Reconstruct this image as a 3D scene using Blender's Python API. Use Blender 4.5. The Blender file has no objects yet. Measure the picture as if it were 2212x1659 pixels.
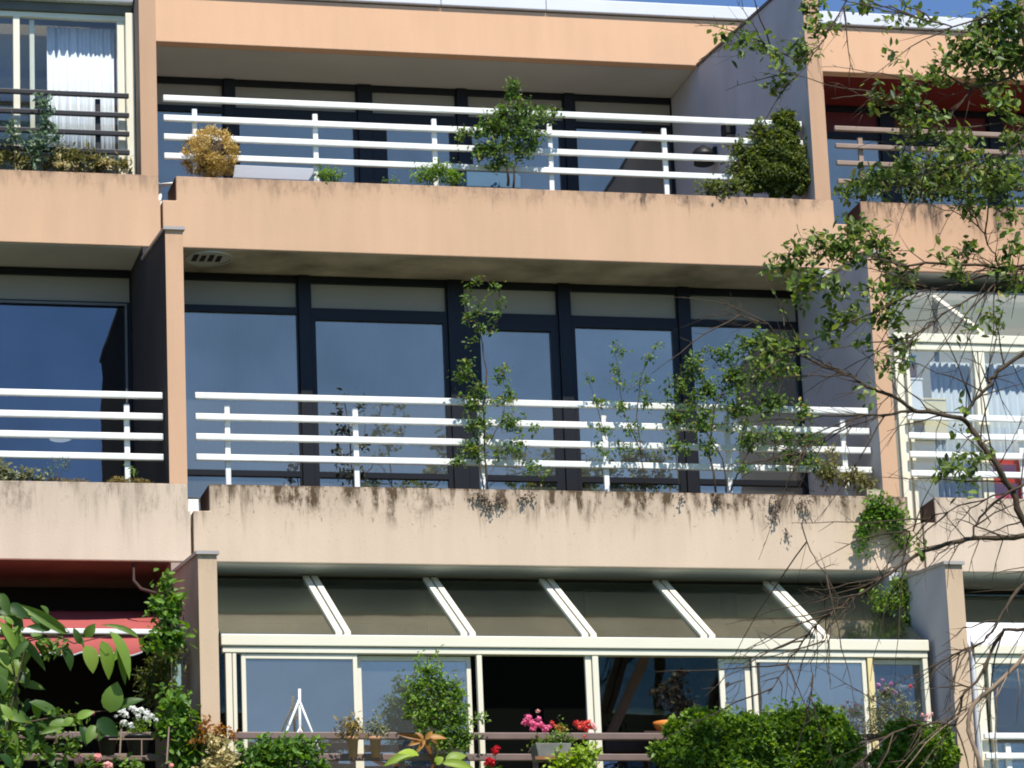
import bpy, math, random
import numpy as np
from mathutils import Vector, Matrix

random.seed(7)
rng = np.random.default_rng(11)
SC = bpy.context.scene
COL = SC.collection

# ------------------------------------------------------------------ camera
CAM = np.array([-4.3488, -27.0303, -6.8771])
CR = np.array([0.97153327, -0.23336756, -0.04077605])
CU = np.array([-0.0239632, -0.26804417, 0.96310856])
CF = np.array([0.23568808, 0.93471488, 0.26600606])
FPX = 12303.65 * 2212 / 3264            # focal length in units of a 2212 px wide picture
cd = bpy.data.cameras.new('camera'); cam = bpy.data.objects.new('camera', cd); COL.objects.link(cam)
M = Matrix(((CR[0], CU[0], -CF[0], CAM[0]), (CR[1], CU[1], -CF[1], CAM[1]), (CR[2], CU[2], -CF[2], CAM[2]), (0, 0, 0, 1)))
cam.matrix_world = M
cd.sensor_width = 36.0; cd.lens = 12303.65 / 3264 * 36.0; cd.clip_start = 0.1; cd.clip_end = 2000
SC.camera = cam

# ------------------------------------------------------------------ sky, sun, exposure
SUN = Vector((0.08, -1.0, 1.60)).normalized()
world = bpy.data.worlds.new('World'); SC.world = world; world.use_nodes = True
wn = world.node_tree.nodes; wl = world.node_tree.links
bg = wn['Background']; sky = wn.new('ShaderNodeTexSky')
sky.sky_type = 'NISHITA'; sky.sun_disc = False
sky.sun_elevation = math.asin(SUN.z); sky.sun_rotation = math.atan2(SUN.x, SUN.y)
sky.altitude = 4000; sky.air_density = 1.0; sky.dust_density = 0.1; sky.ozone_density = 6.0
wl.new(sky.outputs[0], bg.inputs[0]); bg.inputs[1].default_value = 0.125
sd = bpy.data.lights.new('sun', 'SUN'); sd.energy = 3.8; sd.angle = math.radians(0.5); sd.color = (1.0, 0.95, 0.87)
so = bpy.data.objects.new('sun', sd); COL.objects.link(so)
so.rotation_euler = SUN.to_track_quat('Z', 'Y').to_euler(); so.location = (10, -20, 30)
SC.view_settings.view_transform = 'Standard'; SC.view_settings.look = 'None'
SC.view_settings.gamma = 1.0; SC.view_settings.use_curve_mapping = False
SC.view_settings.exposure = 0.60
SC.cycles.filter_width = 1.9

# ------------------------------------------------------------------ levels (metres; origin = centre balcony, middle storey)
YT, YB = 1.1347, -1.2105                 # front planes of the upper and lower balconies (middle one at 0)
H = 2.75; PH = 0.582                     # storey height, parapet height
W, PW = 5.344, 0.132                     # bay width between partitions, partition thickness
YWM, YWT, YWB = 1.79, 5.024, 0.62        # window planes
YF = 4.134; ZF, ZC, ZCT = 4.998, 5.436, 5.57
GROUND = -8.5

def ray(x, y):
    return CF + CR * ((x - 1106) / FPX) - CU * ((y - 829.5) / FPX)
def at(x, y, Y):
    d = ray(x, y); t = (Y - CAM[1]) / d[1]
    return CAM + d * t
PX = 0.00335                             # metres per picture unit near the facade

# ------------------------------------------------------------------ materials
def lin(r, g, b):
    f = lambda c: (c / 255 / 12.92) if c / 255 <= 0.04045 else ((c / 255 + 0.055) / 1.055) ** 2.4
    return (f(r), f(g), f(b), 1)
def newmat(name):
    m = bpy.data.materials.new(name); m.use_nodes = True
    nt = m.node_tree; n = nt.nodes; b = n['Principled BSDF']
    return m, nt, n, nt.links, b
def plain(name, col, rough=0.6, var=0.12, scale=6.0, metal=0.0, bump=0.0, spec=0.4):
    m, nt, n, l, b = newmat(name)
    tc = n.new('ShaderNodeTexCoord'); ns = n.new('ShaderNodeTexNoise'); ns.inputs['Scale'].default_value = scale; ns.inputs['Detail'].default_value = 5
    l.new(tc.outputs['Object'], ns.inputs['Vector'])
    rp = n.new('ShaderNodeMapRange'); rp.inputs[1].default_value = 0.3; rp.inputs[2].default_value = 0.7
    rp.inputs[3].default_value = 1 - var; rp.inputs[4].default_value = 1 + var * 0.5
    l.new(ns.outputs['Fac'], rp.inputs[0])
    mx = n.new('ShaderNodeVectorMath'); mx.operation = 'SCALE'; mx.inputs[0].default_value = col[:3]
    l.new(rp.outputs[0], mx.inputs['Scale']); l.new(mx.outputs[0], b.inputs['Base Color'])
    b.inputs['Roughness'].default_value = rough; b.inputs['Metallic'].default_value = metal
    b.inputs['Specular IOR Level'].default_value = spec
    if bump:
        bp = n.new('ShaderNodeBump'); bp.inputs['Strength'].default_value = bump; bp.inputs['Distance'].default_value = 0.01
        n2 = n.new('ShaderNodeTexNoise'); n2.inputs['Scale'].default_value = 60; l.new(tc.outputs['Object'], n2.inputs['Vector'])
        l.new(n2.outputs['Fac'], bp.inputs['Height']); l.new(bp.outputs[0], b.inputs['Normal'])
    return m
def stucco(name, col, dirt=lin(92, 78, 66), amount=0.6, depth=0.35, spots=0.3, seed=0.0, wash=0.5, marks=()):
    """painted render with rain streaks that run down from the top edge (object origin = top edge)"""
    m, nt, n, l, b = newmat(name)
    tc = n.new('ShaderNodeTexCoord')
    def math_(op, a, bb=None, clamp=False):
        k = n.new('ShaderNodeMath'); k.operation = op; k.use_clamp = clamp
        for i, v in enumerate((a, bb)):
            if v is None: continue
            if hasattr(v, 'is_output'): l.new(v, k.inputs[i])
            else: k.inputs[i].default_value = v
        return k.outputs[0]
    def noise(sx, sy, sz, detail, off=0.0, rough=0.55):
        mp = n.new('ShaderNodeMapping'); mp.inputs['Scale'].default_value = (sx, sy, sz); mp.inputs['Location'].default_value = (seed + off, off * 1.3, off)
        l.new(tc.outputs['Object'], mp.inputs[0])
        k = n.new('ShaderNodeTexNoise'); k.inputs['Scale'].default_value = 1; k.inputs['Detail'].default_value = detail; k.inputs['Roughness'].default_value = rough
        l.new(mp.outputs[0], k.inputs['Vector']); return k.outputs['Fac']
    def rng_(v, a, c, lo=0.0, hi=1.0, smooth=True):
        k = n.new('ShaderNodeMapRange'); k.inputs[1].default_value = a; k.inputs[2].default_value = c
        k.inputs[3].default_value = lo; k.inputs[4].default_value = hi
        if smooth: k.interpolation_type = 'SMOOTHSTEP'
        l.new(v, k.inputs[0]); return k.outputs[0]
    sp = n.new('ShaderNodeSeparateXYZ'); l.new(tc.outputs['Object'], sp.inputs[0])
    z = sp.outputs['Z']
    # length of the streak at each x
    length = rng_(noise(4.2, 1, 0.0, 7, 3.1, 0.72), 0.36, 0.66, 0.015, depth)
    d = math_('MULTIPLY', z, -1.0)
    rel = math_('DIVIDE', d, length)
    fade = rng_(rel, 0.25, 1.25, 1.0, 0.0)
    streak = rng_(noise(17, 4, 3.2, 8, 9.0, 0.72), 0.45, 0.62)
    broad = rng_(noise(3.0, 1, 0.7, 4, 5.0), 0.38, 0.68)
    mask = math_('MULTIPLY', fade, math_('ADD', math_('MULTIPLY', streak, 0.75), math_('MULTIPLY', broad, 0.45)))
    sptm = math_('MULTIPLY', rng_(noise(26, 26, 18, 5, 17.0, 0.7), 0.60, 0.70), rng_(d, 0.0, depth * 1.6, spots, 0.0))
    crust = math_('MULTIPLY', rng_(d, 0.0, 0.022, 0.75, 0.0), rng_(noise(14, 3, 3, 4, 23.0), 0.35, 0.6, 0.2, 1.0))
    band = math_('MULTIPLY', rng_(d, 0.0, depth * 0.9, 0.30, 0.0), rng_(noise(1.3, 1, 0.6, 5, 51.0), 0.35, 0.62, 0.35, 1.0))
    blot = math_('MULTIPLY', rng_(noise(6, 5, 3.4, 8, 61.0, 0.75), 0.50, 0.60), rng_(math_('DIVIDE', d, depth), 0.05, 0.75, 1.0, 0.0))
    fine = math_('MULTIPLY', blot, rng_(noise(34, 20, 18, 6, 71.0, 0.75), 0.44, 0.58, 0.10, 1.0))
    total = math_('ADD', math_('ADD', math_('MULTIPLY', mask, amount), sptm), math_('MULTIPLY', crust, amount))
    total = math_('ADD', total, math_('MULTIPLY', math_('ADD', band, fine), amount), clamp=True)
    for (mx_, mw, md, ms) in marks:       # single long mould stains below the edge
        jig = math_('MULTIPLY', math_('SUBTRACT', noise(1, 1, 9, 4, 81.0 + mx_), 0.5), mw * 1.6)
        dx = math_('ABSOLUTE', math_('SUBTRACT', math_('ADD', sp.outputs['X'], jig), mx_))
        wx = rng_(dx, mw * .35, mw, 1.0, 0.0); wz = rng_(d, md * .45, md, 1.0, 0.0)
        mk = math_('MULTIPLY', math_('MULTIPLY', wx, wz), rng_(noise(30, 20, 12, 6, 91.0, .75), .36, .56, .12, 1.0))
        total = math_('ADD', total, math_('MULTIPLY', mk, ms), clamp=True)
    # slow wash of paleness over the whole face
    w1 = rng_(noise(1.6, 1.6, 1.1, 5, 31.0), 0.3, 0.7, 1 - 0.12 * wash, 1 + 0.05 * wash, False)
    w2 = rng_(noise(9, 4, 0.9, 4, 41.0), 0.3, 0.7, 1 - 0.10 * wash, 1 + 0.04 * wash, False)
    ww = math_('MULTIPLY', w1, w2)
    base = n.new('ShaderNodeVectorMath'); base.operation = 'SCALE'; base.inputs[0].default_value = col[:3]; l.new(ww, base.inputs['Scale'])
    mx = n.new('ShaderNodeMix'); mx.data_type = 'RGBA'; mx.inputs[7].default_value = dirt
    l.new(total, mx.inputs[0]); l.new(base.outputs[0], mx.inputs[6]); l.new(mx.outputs[2], b.inputs['Base Color'])
    b.inputs['Roughness'].default_value = 0.9; b.inputs['Specular IOR Level'].default_value = 0.15
    bp = n.new('ShaderNodeBump'); bp.inputs['Strength'].default_value = 0.35; bp.inputs['Distance'].default_value = 0.004
    l.new(noise(90, 90, 90, 4, 2.0), bp.inputs['Height']); l.new(bp.outputs[0], b.inputs['Normal'])
    return m
def glass(name, refl=0.42, tint=(0.55, 0.62, 0.66), wave=0.06, gcol=(0.93, 0.97, 1.0)):
    m = bpy.data.materials.new(name); m.use_nodes = True; nt = m.node_tree; n = nt.nodes; l = nt.links
    n.remove(n['Principled BSDF']); out = n['Material Output']
    tr = n.new('ShaderNodeBsdfTransparent'); tr.inputs[0].default_value = (*tint, 1)
    gl = n.new('ShaderNodeBsdfGlossy'); gl.inputs['Roughness'].default_value = 0.015; gl.inputs['Color'].default_value = (*gcol, 1)
    mx = n.new('ShaderNodeMixShader')
    oi = n.new('ShaderNodeObjectInfo'); g1 = n.new('ShaderNodeTexNoise'); g1.inputs['Scale'].default_value = 1.1; g1.inputs['Detail'].default_value = 4; g1.noise_dimensions = '4D'
    tg = n.new('ShaderNodeTexCoord'); l.new(tg.outputs['Object'], g1.inputs['Vector'])
    wv = n.new('ShaderNodeMath'); wv.operation = 'MULTIPLY'; wv.inputs[1].default_value = 20; l.new(oi.outputs['Random'], wv.inputs[0]); l.new(wv.outputs[0], g1.inputs['W'])
    mr = n.new('ShaderNodeMapRange'); mr.inputs[1].default_value = .3; mr.inputs[2].default_value = .7; mr.inputs[3].default_value = refl * .74; mr.inputs[4].default_value = refl * 1.22
    l.new(g1.outputs['Fac'], mr.inputs[0]); rv = n.new('ShaderNodeMapRange'); rv.inputs[3].default_value = .88; rv.inputs[4].default_value = 1.14; l.new(oi.outputs['Random'], rv.inputs[0])
    mm = n.new('ShaderNodeMath'); mm.operation = 'MULTIPLY'; l.new(mr.outputs[0], mm.inputs[0]); l.new(rv.outputs[0], mm.inputs[1]); l.new(mm.outputs[0], mx.inputs[0])
    tc = n.new('ShaderNodeTexCoord'); ns = n.new('ShaderNodeTexNoise'); ns.inputs['Scale'].default_value = 1.6; ns.inputs['Detail'].default_value = 2
    l.new(tc.outputs['Object'], ns.inputs['Vector'])
    bp = n.new('ShaderNodeBump'); bp.inputs['Strength'].default_value = wave; bp.inputs['Distance'].default_value = 0.05
    l.new(ns.outputs['Fac'], bp.inputs['Height']); l.new(bp.outputs[0], gl.inputs['Normal'])
    df = n.new('ShaderNodeBsdfDiffuse'); df.inputs[0].default_value = (.42, .43, .42, 1)
    hz = n.new('ShaderNodeMixShader'); hz.inputs[0].default_value = .16 if refl > .3 else .02
    l.new(tr.outputs[0], hz.inputs[1]); l.new(df.outputs[0], hz.inputs[2])
    l.new(hz.outputs[0], mx.inputs[1]); l.new(gl.outputs[0], mx.inputs[2]); l.new(mx.outputs[0], out.inputs[0])
    return m
def leafmat(name, dark, light, trans=0.35, gloss=0.4, extra=None):
    m, nt, n, l, b = newmat(name)
    geo = n.new('ShaderNodeNewGeometry'); oi = n.new('ShaderNodeObjectInfo')
    ad = n.new('ShaderNodeMath'); ad.operation = 'ADD'; l.new(geo.outputs['Random Per Island'], ad.inputs[0]); l.new(oi.outputs['Random'], ad.inputs[1])
    fr = n.new('ShaderNodeMath'); fr.operation = 'FRACT'; l.new(ad.outputs[0], fr.inputs[0])
    cr = n.new('ShaderNodeValToRGB'); l.new(fr.outputs[0], cr.inputs[0])
    cr.color_ramp.elements[0].color = dark; cr.color_ramp.elements[1].color = light
    if extra:
        e = cr.color_ramp.elements.new(0.93); e.color = light
        cr.color_ramp.elements[-1].color = extra
    l.new(cr.outputs[0], b.inputs['Base Color'])
    b.inputs['Roughness'].default_value = gloss; b.inputs['Specular IOR Level'].default_value = 0.35
    t = n.new('ShaderNodeBsdfTranslucent')
    hs = n.new('ShaderNodeHueSaturation'); hs.inputs['Saturation'].default_value = 1.15; hs.inputs['Value'].default_value = 1.5; hs.inputs['Hue'].default_value = 0.485
    l.new(cr.outputs[0], hs.inputs['Color']); l.new(hs.outputs[0], t.inputs[0])
    mx = n.new('ShaderNodeMixShader'); mx.inputs[0].default_value = trans
    l.new(b.outputs[0], mx.inputs[1]); l.new(t.outputs[0], mx.inputs[2]); l.new(mx.outputs[0], n['Material Output'].inputs[0])
    return m

MT = {}
MT['par_top'] = stucco('peach_render_upper', lin(215, 177, 144), marks=[(3.899, 0.035, 0.17, 0.8), (3.729, 0.03, 0.09, 0.5), (4.228, 0.06, 0.12, 0.5), (4.557, 0.05, 0.09, 0.5), (5.182, 0.04, 0.09, 0.45)], amount=0.36, depth=0.24, spots=0.25, seed=1.0)
MT['par_top_right'] = stucco('peach_render_streaked', lin(214, 172, 138), amount=0.85, depth=0.42, spots=0.25, seed=7.0)
MT['par_mid'] = stucco('pale_render_weathered', lin(216, 194, 170), dirt=lin(92, 76, 58), amount=0.70, depth=0.42, spots=0.75, seed=3.0, marks=[(1.389, 0.035, 0.24, 0.9), (1.517, 0.055, 0.36, 0.75), (1.192, 0.05, 0.16, 0.7), (0.704, 0.1, 0.2, 0.55), (0.939, 0.05, 0.22, 0.6), (2.738, 0.03, 0.16, 0.8), (2.951, 0.03, 0.2, 0.85), (3.416, 0.06, 0.26, 0.85), (3.317, 0.04, 0.2, 0.6), (3.999, 0.05, 0.12, 0.7), (1.79, 0.06, 0.26, 0.5), (3.623, 0.05, 0.14, 0.5)])
MT['par_mid_left'] = stucco('pale_render_faint_streaks', lin(218, 198, 176), dirt=lin(150, 135, 118), amount=0.55, depth=0.55, spots=0.15, seed=5.0)
MT['fascia'] = stucco('peach_render_roof', lin(229, 185, 148), amount=0.0, depth=0.1, spots=0.0, seed=2.0, wash=0.35)
MT['pil_top'] = stucco('pillar_paint_upper', lin(200, 162, 132), amount=0.15, depth=0.5, spots=0.05, seed=4.0)
MT['pil_mid'] = stucco('pillar_paint_middle', lin(214, 174, 142), amount=0.1, depth=0.3, spots=0.03, seed=6.0)
MT['pil_bot'] = stucco('pillar_paint_lower', lin(210, 184, 156), amount=0.15, depth=0.3, spots=0.05, seed=8.0)
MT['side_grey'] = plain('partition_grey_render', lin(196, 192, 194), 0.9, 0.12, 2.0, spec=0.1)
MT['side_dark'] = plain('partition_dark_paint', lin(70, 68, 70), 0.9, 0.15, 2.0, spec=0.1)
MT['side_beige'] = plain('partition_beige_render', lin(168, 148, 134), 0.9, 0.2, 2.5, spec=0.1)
MT['soffit_clean'] = plain('soffit_grey_paint', lin(200, 200, 192), 0.9, 0.10, 1.2, spec=0.1)
MT['soffit_stained'] = plain('soffit_stained_concrete', lin(192, 182, 160), 0.9, 0.5, 2.6, spec=0.1)
MT['soffit_red'] = plain('soffit_dark_red', lin(120, 34, 26), 0.8, 0.2, 2.0)
MT['soffit_brick'] = plain('soffit_red_brown', lin(104, 78, 66), 0.8, 0.25, 3.0)
MT['white_metal'] = plain('white_coated_metal', lin(244, 244, 240), 0.4, 0.12, 7.0)
MT['coping'] = plain('white_sheet_metal', lin(222, 224, 230), 0.5, 0.05, 1.0)
MT['zinc'] = plain('grey_zinc_cap', lin(176, 168, 164), 0.5, 0.1, 5.0, metal=0.2)
MT['black_frame'] = plain('black_window_frame', lin(17, 18, 23), 0.45, 0.25, 3.0)
MT['grey_frame'] = plain('grey_aluminium', lin(120, 120, 116), 0.4, 0.1, 3.0)
MT['cream'] = plain('cream_coated_aluminium', lin(240, 234, 212), 0.4, 0.04, 2.0)
MT['cream_yellow'] = plain('cream_yellow_strip', lin(240, 220, 160), 0.5, 0.06, 2.0)
MT['brown_rail'] = plain('brown_coated_metal', lin(128, 108, 100), 0.5, 0.12, 6.0)
MT['brown_rail_light'] = plain('taupe_coated_metal', lin(160, 136, 120), 0.5, 0.15, 6.0)
MT['charcoal'] = plain('charcoal_coated_metal', lin(44, 42, 44), 0.5, 0.15, 6.0)
MT['gutter'] = plain('grey_green_gutter', lin(104, 104, 96), 0.5, 0.2, 4.0)
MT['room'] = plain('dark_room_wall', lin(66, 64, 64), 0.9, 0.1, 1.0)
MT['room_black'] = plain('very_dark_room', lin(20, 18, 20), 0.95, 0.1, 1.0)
MT['floor'] = plain('balcony_floor', lin(130, 122, 112), 0.9, 0.2, 2.0)
MT['soil'] = plain('planter_soil', lin(70, 52, 38), 1.0, 0.4, 20.0, bump=0.6)
MT['glass'] = glass('window_glass', 0.38, gcol=(0.82, 0.70, 0.54))
MT['glass_blue'] = glass('window_glass_deep', 0.18, (0.30, 0.34, 0.40), gcol=(0.70, 0.76, 0.80))
MT['glass_clear'] = glass('clear_glass', 0.07, (0.95, 0.97, 0.97), gcol=(0.9, 0.9, 0.85))
MT['glass_roof'] = glass('roof_glass', 0.24, (0.56, 0.62, 0.55), gcol=(0.9, 0.95, 0.85))
MT['transom_reflect_grey'] = plain('transom_painted_reflection_grey', lin(166, 156, 138), 0.5, 0.06, 1.5)  # ceiling mirrored in the transom glass, painted as flat grey
MT['transom_reflect_red'] = plain('transom_painted_reflection_red', lin(110, 34, 28), 0.5, 0.1, 1.5)  # red ceiling mirrored in the transom glass, painted as flat colour
MT['inner_grey'] = plain('greyish_inner_wall', lin(160, 160, 150), 0.9, 0.06, 2.0)
MT['curtain_white'] = plain('white_curtain', lin(236, 236, 238), 0.9, 0.03, 3.0)
MT['curtain_grey'] = plain('pale_net_curtain', lin(186, 192, 196), 0.9, 0.05, 2.0)
MT['awning'] = plain('red_awning_cloth', lin(172, 84, 80), 0.85, 0.05, 2.0)
MT['terracotta'] = plain('terracotta', lin(196, 148, 112), 0.8, 0.2, 12.0)
MT['black_plastic'] = plain('black_plastic', lin(34, 32, 36), 0.45, 0.1, 6.0)
MT['grey_box'] = plain('weathered_grey_plastic', lin(120, 120, 112), 0.8, 0.3, 8.0)
MT['rust'] = plain('rusty_edge', lin(150, 104, 70), 0.9, 0.3, 9.0)
MT['blue_plastic'] = plain('blue_plastic', lin(84, 120, 150), 0.5, 0.08, 4.0)
MT['panel_grey'] = plain('pale_grey_panel', lin(186, 190, 200), 0.6, 0.04, 3.0)
MT['bark'] = plain('brown_bark', lin(80, 66, 52), 0.9, 0.35, 20.0)
MT['bark_light'] = plain('pale_bark', lin(150, 128, 108), 0.9, 0.35, 14.0)
MT['twig'] = plain('thin_twig', lin(96, 84, 60), 0.9, 0.3, 20.0)
MT['red_cloth'] = plain('red_cloth', lin(206, 52, 46), 0.8, 0.08, 4.0)
MT['orange_pot'] = plain('orange_bowl', lin(232, 140, 60), 0.6, 0.08, 4.0)
MT['card'] = plain('cream_card', lin(232, 218, 178), 0.8, 0.08, 4.0)
MT['lamp_black'] = plain('black_lamp', lin(26, 24, 26), 0.5, 0.1, 4.0)
MT['grass'] = plain('lawn', lin(82, 98, 52), 0.95, 0.4, 0.6)
MT['teal_panel'] = plain('pale_teal_panel', lin(138, 168, 170), 0.6, 0.05, 3.0)
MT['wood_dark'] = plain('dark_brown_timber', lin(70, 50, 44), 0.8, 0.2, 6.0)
MT['wall_lower'] = stucco('peach_render_base', lin(214, 180, 146), amount=0.2, depth=0.4, spots=0.05, seed=9.0)
for k, (a, c, t, ex) in {
    'leaf_tree': (lin(44, 66, 34), lin(128, 152, 74), 0.38, lin(168, 158, 84)),
    'leaf_rose': (lin(46, 72, 34), lin(118, 150, 68), 0.38, lin(176, 160, 84)),
    'leaf_laurel': (lin(44, 78, 36), lin(132, 166, 70), 0.42, lin(158, 176, 84)),
    'leaf_vine': (lin(56, 92, 36), lin(124, 164, 66), 0.40, None),
    'leaf_hedge': (lin(58, 90, 36), lin(132, 164, 64), 0.38, lin(158, 184, 76)),
    'leaf_conifer': (lin(54, 72, 36), lin(126, 138, 64), 0.38, None),
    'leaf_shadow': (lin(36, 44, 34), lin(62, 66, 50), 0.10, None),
    'leaf_gold': (lin(160, 132, 66), lin(232, 208, 132), 0.28, None),
    'leaf_olive': (lin(84, 88, 44), lin(150, 146, 84), 0.30, lin(180, 160, 100)),
    'leaf_fresh': (lin(70, 104, 40), lin(142, 176, 74), 0.40, None),
    'leaf_bluish': (lin(70, 96, 78), lin(128, 152, 116), 0.30, None),
    'leaf_grey': (lin(92, 100, 70), lin(158, 160, 120), 0.30, None),
    'leaf_moss': (lin(108, 98, 46), lin(170, 150, 84), 0.20, None),
    'leaf_brown': (lin(120, 80, 40), lin(190, 140, 70), 0.35, None),
    'leaf_dry': (lin(84, 74, 66), lin(128, 112, 98), 0.15, None),
    'leaf_cream': (lin(160, 150, 100), lin(232, 220, 168), 0.35, None),
    'leaf_lime': (lin(128, 158, 52), lin(172, 196, 76), 0.40, None),
    'petal_pink': (lin(228, 96, 146), lin(246, 150, 186), 0.30, None),
    'petal_coral': (lin(214, 76, 66), lin(240, 112, 96), 0.30, None),
    'petal_yellow': (lin(200, 150, 74), lin(232, 190, 110), 0.30, None),
    'petal_red': (lin(176, 12, 24), lin(226, 30, 44), 0.25, None),
    'petal_white': (lin(226, 226, 220), lin(248, 248, 246), 0.30, None),
    'petal_rose': (lin(236, 160, 160), lin(250, 214, 206), 0.30, None),
    'petal_orange': (lin(222, 90, 44), lin(244, 134, 84), 0.30, None),
    'petal_mauve': (lin(126, 70, 118), lin(206, 150, 190), 0.30, None),
    'petal_magenta': (lin(150, 34, 96), lin(190, 60, 130), 0.30, None),
}.items():
    MT[k] = leafmat(k, a, c, t, 0.45, ex)

# ------------------------------------------------------------------ object helpers
def link(o, parent=None):
    COL.objects.link(o)
    if parent is not None: o.parent = parent
    return o
def thing(name, label, cat, loc, group=None):
    o = bpy.data.objects.new(name, None); o.empty_display_size = 0.1; COL.objects.link(o); o.location = loc
    o['label'] = label; o['category'] = cat
    if group: o['group'] = group
    return o
def tag(o, label, cat, group=None):
    o['label'] = label; o['category'] = cat
    if group: o['group'] = group
    return o
def wloc(o):
    v = Vector(o.location)
    while o.parent: o = o.parent; v += Vector(o.location)
    return v
class MB:
    def __init__(s): s.v = []; s.f = []; s.mi = []
    def box(s, x0, x1, y0, y1, z0, z1, mi=0, front=None):
        b = len(s.v)
        s.v += [(x0, y0, z0), (x1, y0, z0), (x1, y1, z0), (x0, y1, z0), (x0, y0, z1), (x1, y0, z1), (x1, y1, z1), (x0, y1, z1)]
        fs = [(0, 3, 2, 1), (4, 5, 6, 7), (0, 1, 5, 4), (1, 2, 6, 5), (2, 3, 7, 6), (3, 0, 4, 7)]
        for i, q in enumerate(fs):
            s.f.append(tuple(b + k for k in q)); s.mi.append(front if (front is not None and i == 2) else mi)
        return s
    def prism(s, prof, a0, a1, axis='x', mi=0):
        """extrude a closed profile: axis x -> prof is (y,z); axis y -> prof is (x,z)"""
        b = len(s.v); n = len(prof)
        for a in (a0, a1):
            for p, q in prof: s.v.append((a, p, q) if axis == 'x' else (p, a, q))
        s.f.append(tuple(b + i for i in range(n))[::(-1 if axis == 'x' else 1)]); s.mi.append(mi)
        s.f.append(tuple(b + n + i for i in range(n))[::(1 if axis == 'x' else -1)]); s.mi.append(mi)
        for i in range(n):
            j = (i + 1) % n
            q = (b + i, b + j, b + n + j, b + n + i)
            s.f.append(q if axis == 'x' else q[::-1]); s.mi.append(mi)
        return s
    def tube(s, pts, rads, sides=6, mi=0):
        pts = [Vector(p) for p in pts]; b0 = len(s.v); n = len(pts)
        if not hasattr(rads, '__len__'): rads = [rads] * n
        up = Vector((0.13, 0.2, 1)).normalized()
        for i, p in enumerate(pts):
            t = (pts[min(i + 1, n - 1)] - pts[max(i - 1, 0)])
            if t.length < 1e-9: t = Vector((0, 0, 1))
            t.normalize(); u = t.cross(up)
            if u.length < 0.05: u = t.cross(Vector((1, 0, 0)))
            u.normalize(); w = t.cross(u)
            for k in range(sides):
                a = 2 * math.pi * k / sides
                q = p + (u * math.cos(a) + w * math.sin(a)) * rads[i]
                s.v.append(tuple(q))
        for i in range(n - 1):
            for k in range(sides):
                a = b0 + i * sides + k; c = b0 + i * sides + (k + 1) % sides
                s.f.append((a, c, c + sides, a + sides)); s.mi.append(mi)
        s.f.append(tuple(b0 + k for k in range(sides))[::-1]); s.mi.append(mi)
        s.f.append(tuple(b0 + (n - 1) * sides + k for k in range(sides))); s.mi.append(mi)
        return s
    def lathe(s, prof, c, sides=20, mi=0):
        b = len(s.v)
        for r, z in prof:
            for k in range(sides):
                a = 2 * math.pi * k / sides; s.v.append((c[0] + r * math.cos(a), c[1] + r * math.sin(a), c[2] + z))
        for i in range(len(prof) - 1):
            for k in range(sides):
                a = b + i * sides + k; d = b + i * sides + (k + 1) % sides
                s.f.append((a, d, d + sides, a + sides)); s.mi.append(mi)
        s.f.append(tuple(b + k for k in range(sides))[::-1]); s.mi.append(mi)
        s.f.append(tuple(b + (len(prof) - 1) * sides + k for k in range(sides))); s.mi.append(mi)
        return s
    def build(s, name, mats, parent=None, origin=None, bevel=0.0, smooth=False):
        if not isinstance(mats, (list, tuple)): mats = [mats]
        if origin is None:
            origin = wloc(parent) if parent is not None else Vector((0, 0, 0))
        origin = Vector(origin)
        me = bpy.data.meshes.new(name)
        me.from_pydata([tuple(Vector(p) - origin) for p in s.v], [], s.f)
        for m in mats: me.materials.append(m)
        if len(mats) > 1: me.polygons.foreach_set('material_index', s.mi)
        if smooth: me.polygons.foreach_set('use_smooth', [True] * len(me.polygons))
        me.update()
        o = bpy.data.objects.new(name, me); link(o, parent)
        o.location = origin - (wloc(parent) if parent is not None else Vector((0, 0, 0)))
        if bevel:
            md = o.modifiers.new('bevel', 'BEVEL'); md.width = bevel; md.segments = 2; md.limit_method = 'ANGLE'
        return o
def part(name, mat, parent, x0, x1, y0, y1, z0, z1, origin=None, bevel=0.0, label=None):
    o = MB().box(x0, x1, y0, y1, z0, z1).build(name, mat, parent, origin, bevel)
    if label: o['label'] = label
    return o

# ------------------------------------------------------------------ leaves
LEAF = {
    'oval': (np.array([(0, 0, 0), (0, .5, -.06), (0, 1, -.05), (-.27, .35, .05), (-.2, .72, .02), (.27, .35, .05), (.2, .72, .02)], float),
             [(0, 1, 3), (3, 1, 4), (4, 1, 2), (0, 5, 1), (5, 6, 1), (6, 2, 1)]),
    'lance': (np.array([(0, 0, 0), (0, .5, -.05), (0, 1, -.12), (-.15, .45, .04), (.15, .45, .04)], float),
              [(0, 1, 3), (3, 1, 2), (0, 4, 1), (1, 4, 2)]),
    'petal': (np.array([(0, 0, 0), (0, .55, -.08), (0, 1, .05), (-.38, .6, .1), (.38, .6, .1)], float),
              [(0, 1, 3), (3, 1, 2), (0, 4, 1), (1, 4, 2)]),
    'needle': (np.array([(0, 0, 0), (-.12, .5, 0), (.12, .5, .02), (0, 1, 0)], float), [(0, 2, 1), (1, 2, 3)]),
}
def bigleaf():
    v = []; f = []
    prof = [(0, 0), (.12, .13), (.3, .19), (.5, .2), (.68, .165), (.84, .1), (1, .0)]
    for t, w in prof:
        zc = -0.35 * t * t + 0.08 * t
        v += [(-w, t, zc + w * .35), (0, t, zc - 0.01), (w, t, zc + w * .35)]
    for i in range(len(prof) - 1):
        a = i * 3
        f += [(a, a + 1, a + 4, a + 3), (a + 1, a + 2, a + 5, a + 4)]
    return np.array(v, float), f
LEAF['big'] = bigleaf()
def unit(a):
    return a / np.maximum(np.linalg.norm(a, axis=-1, keepdims=True), 1e-9)
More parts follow.
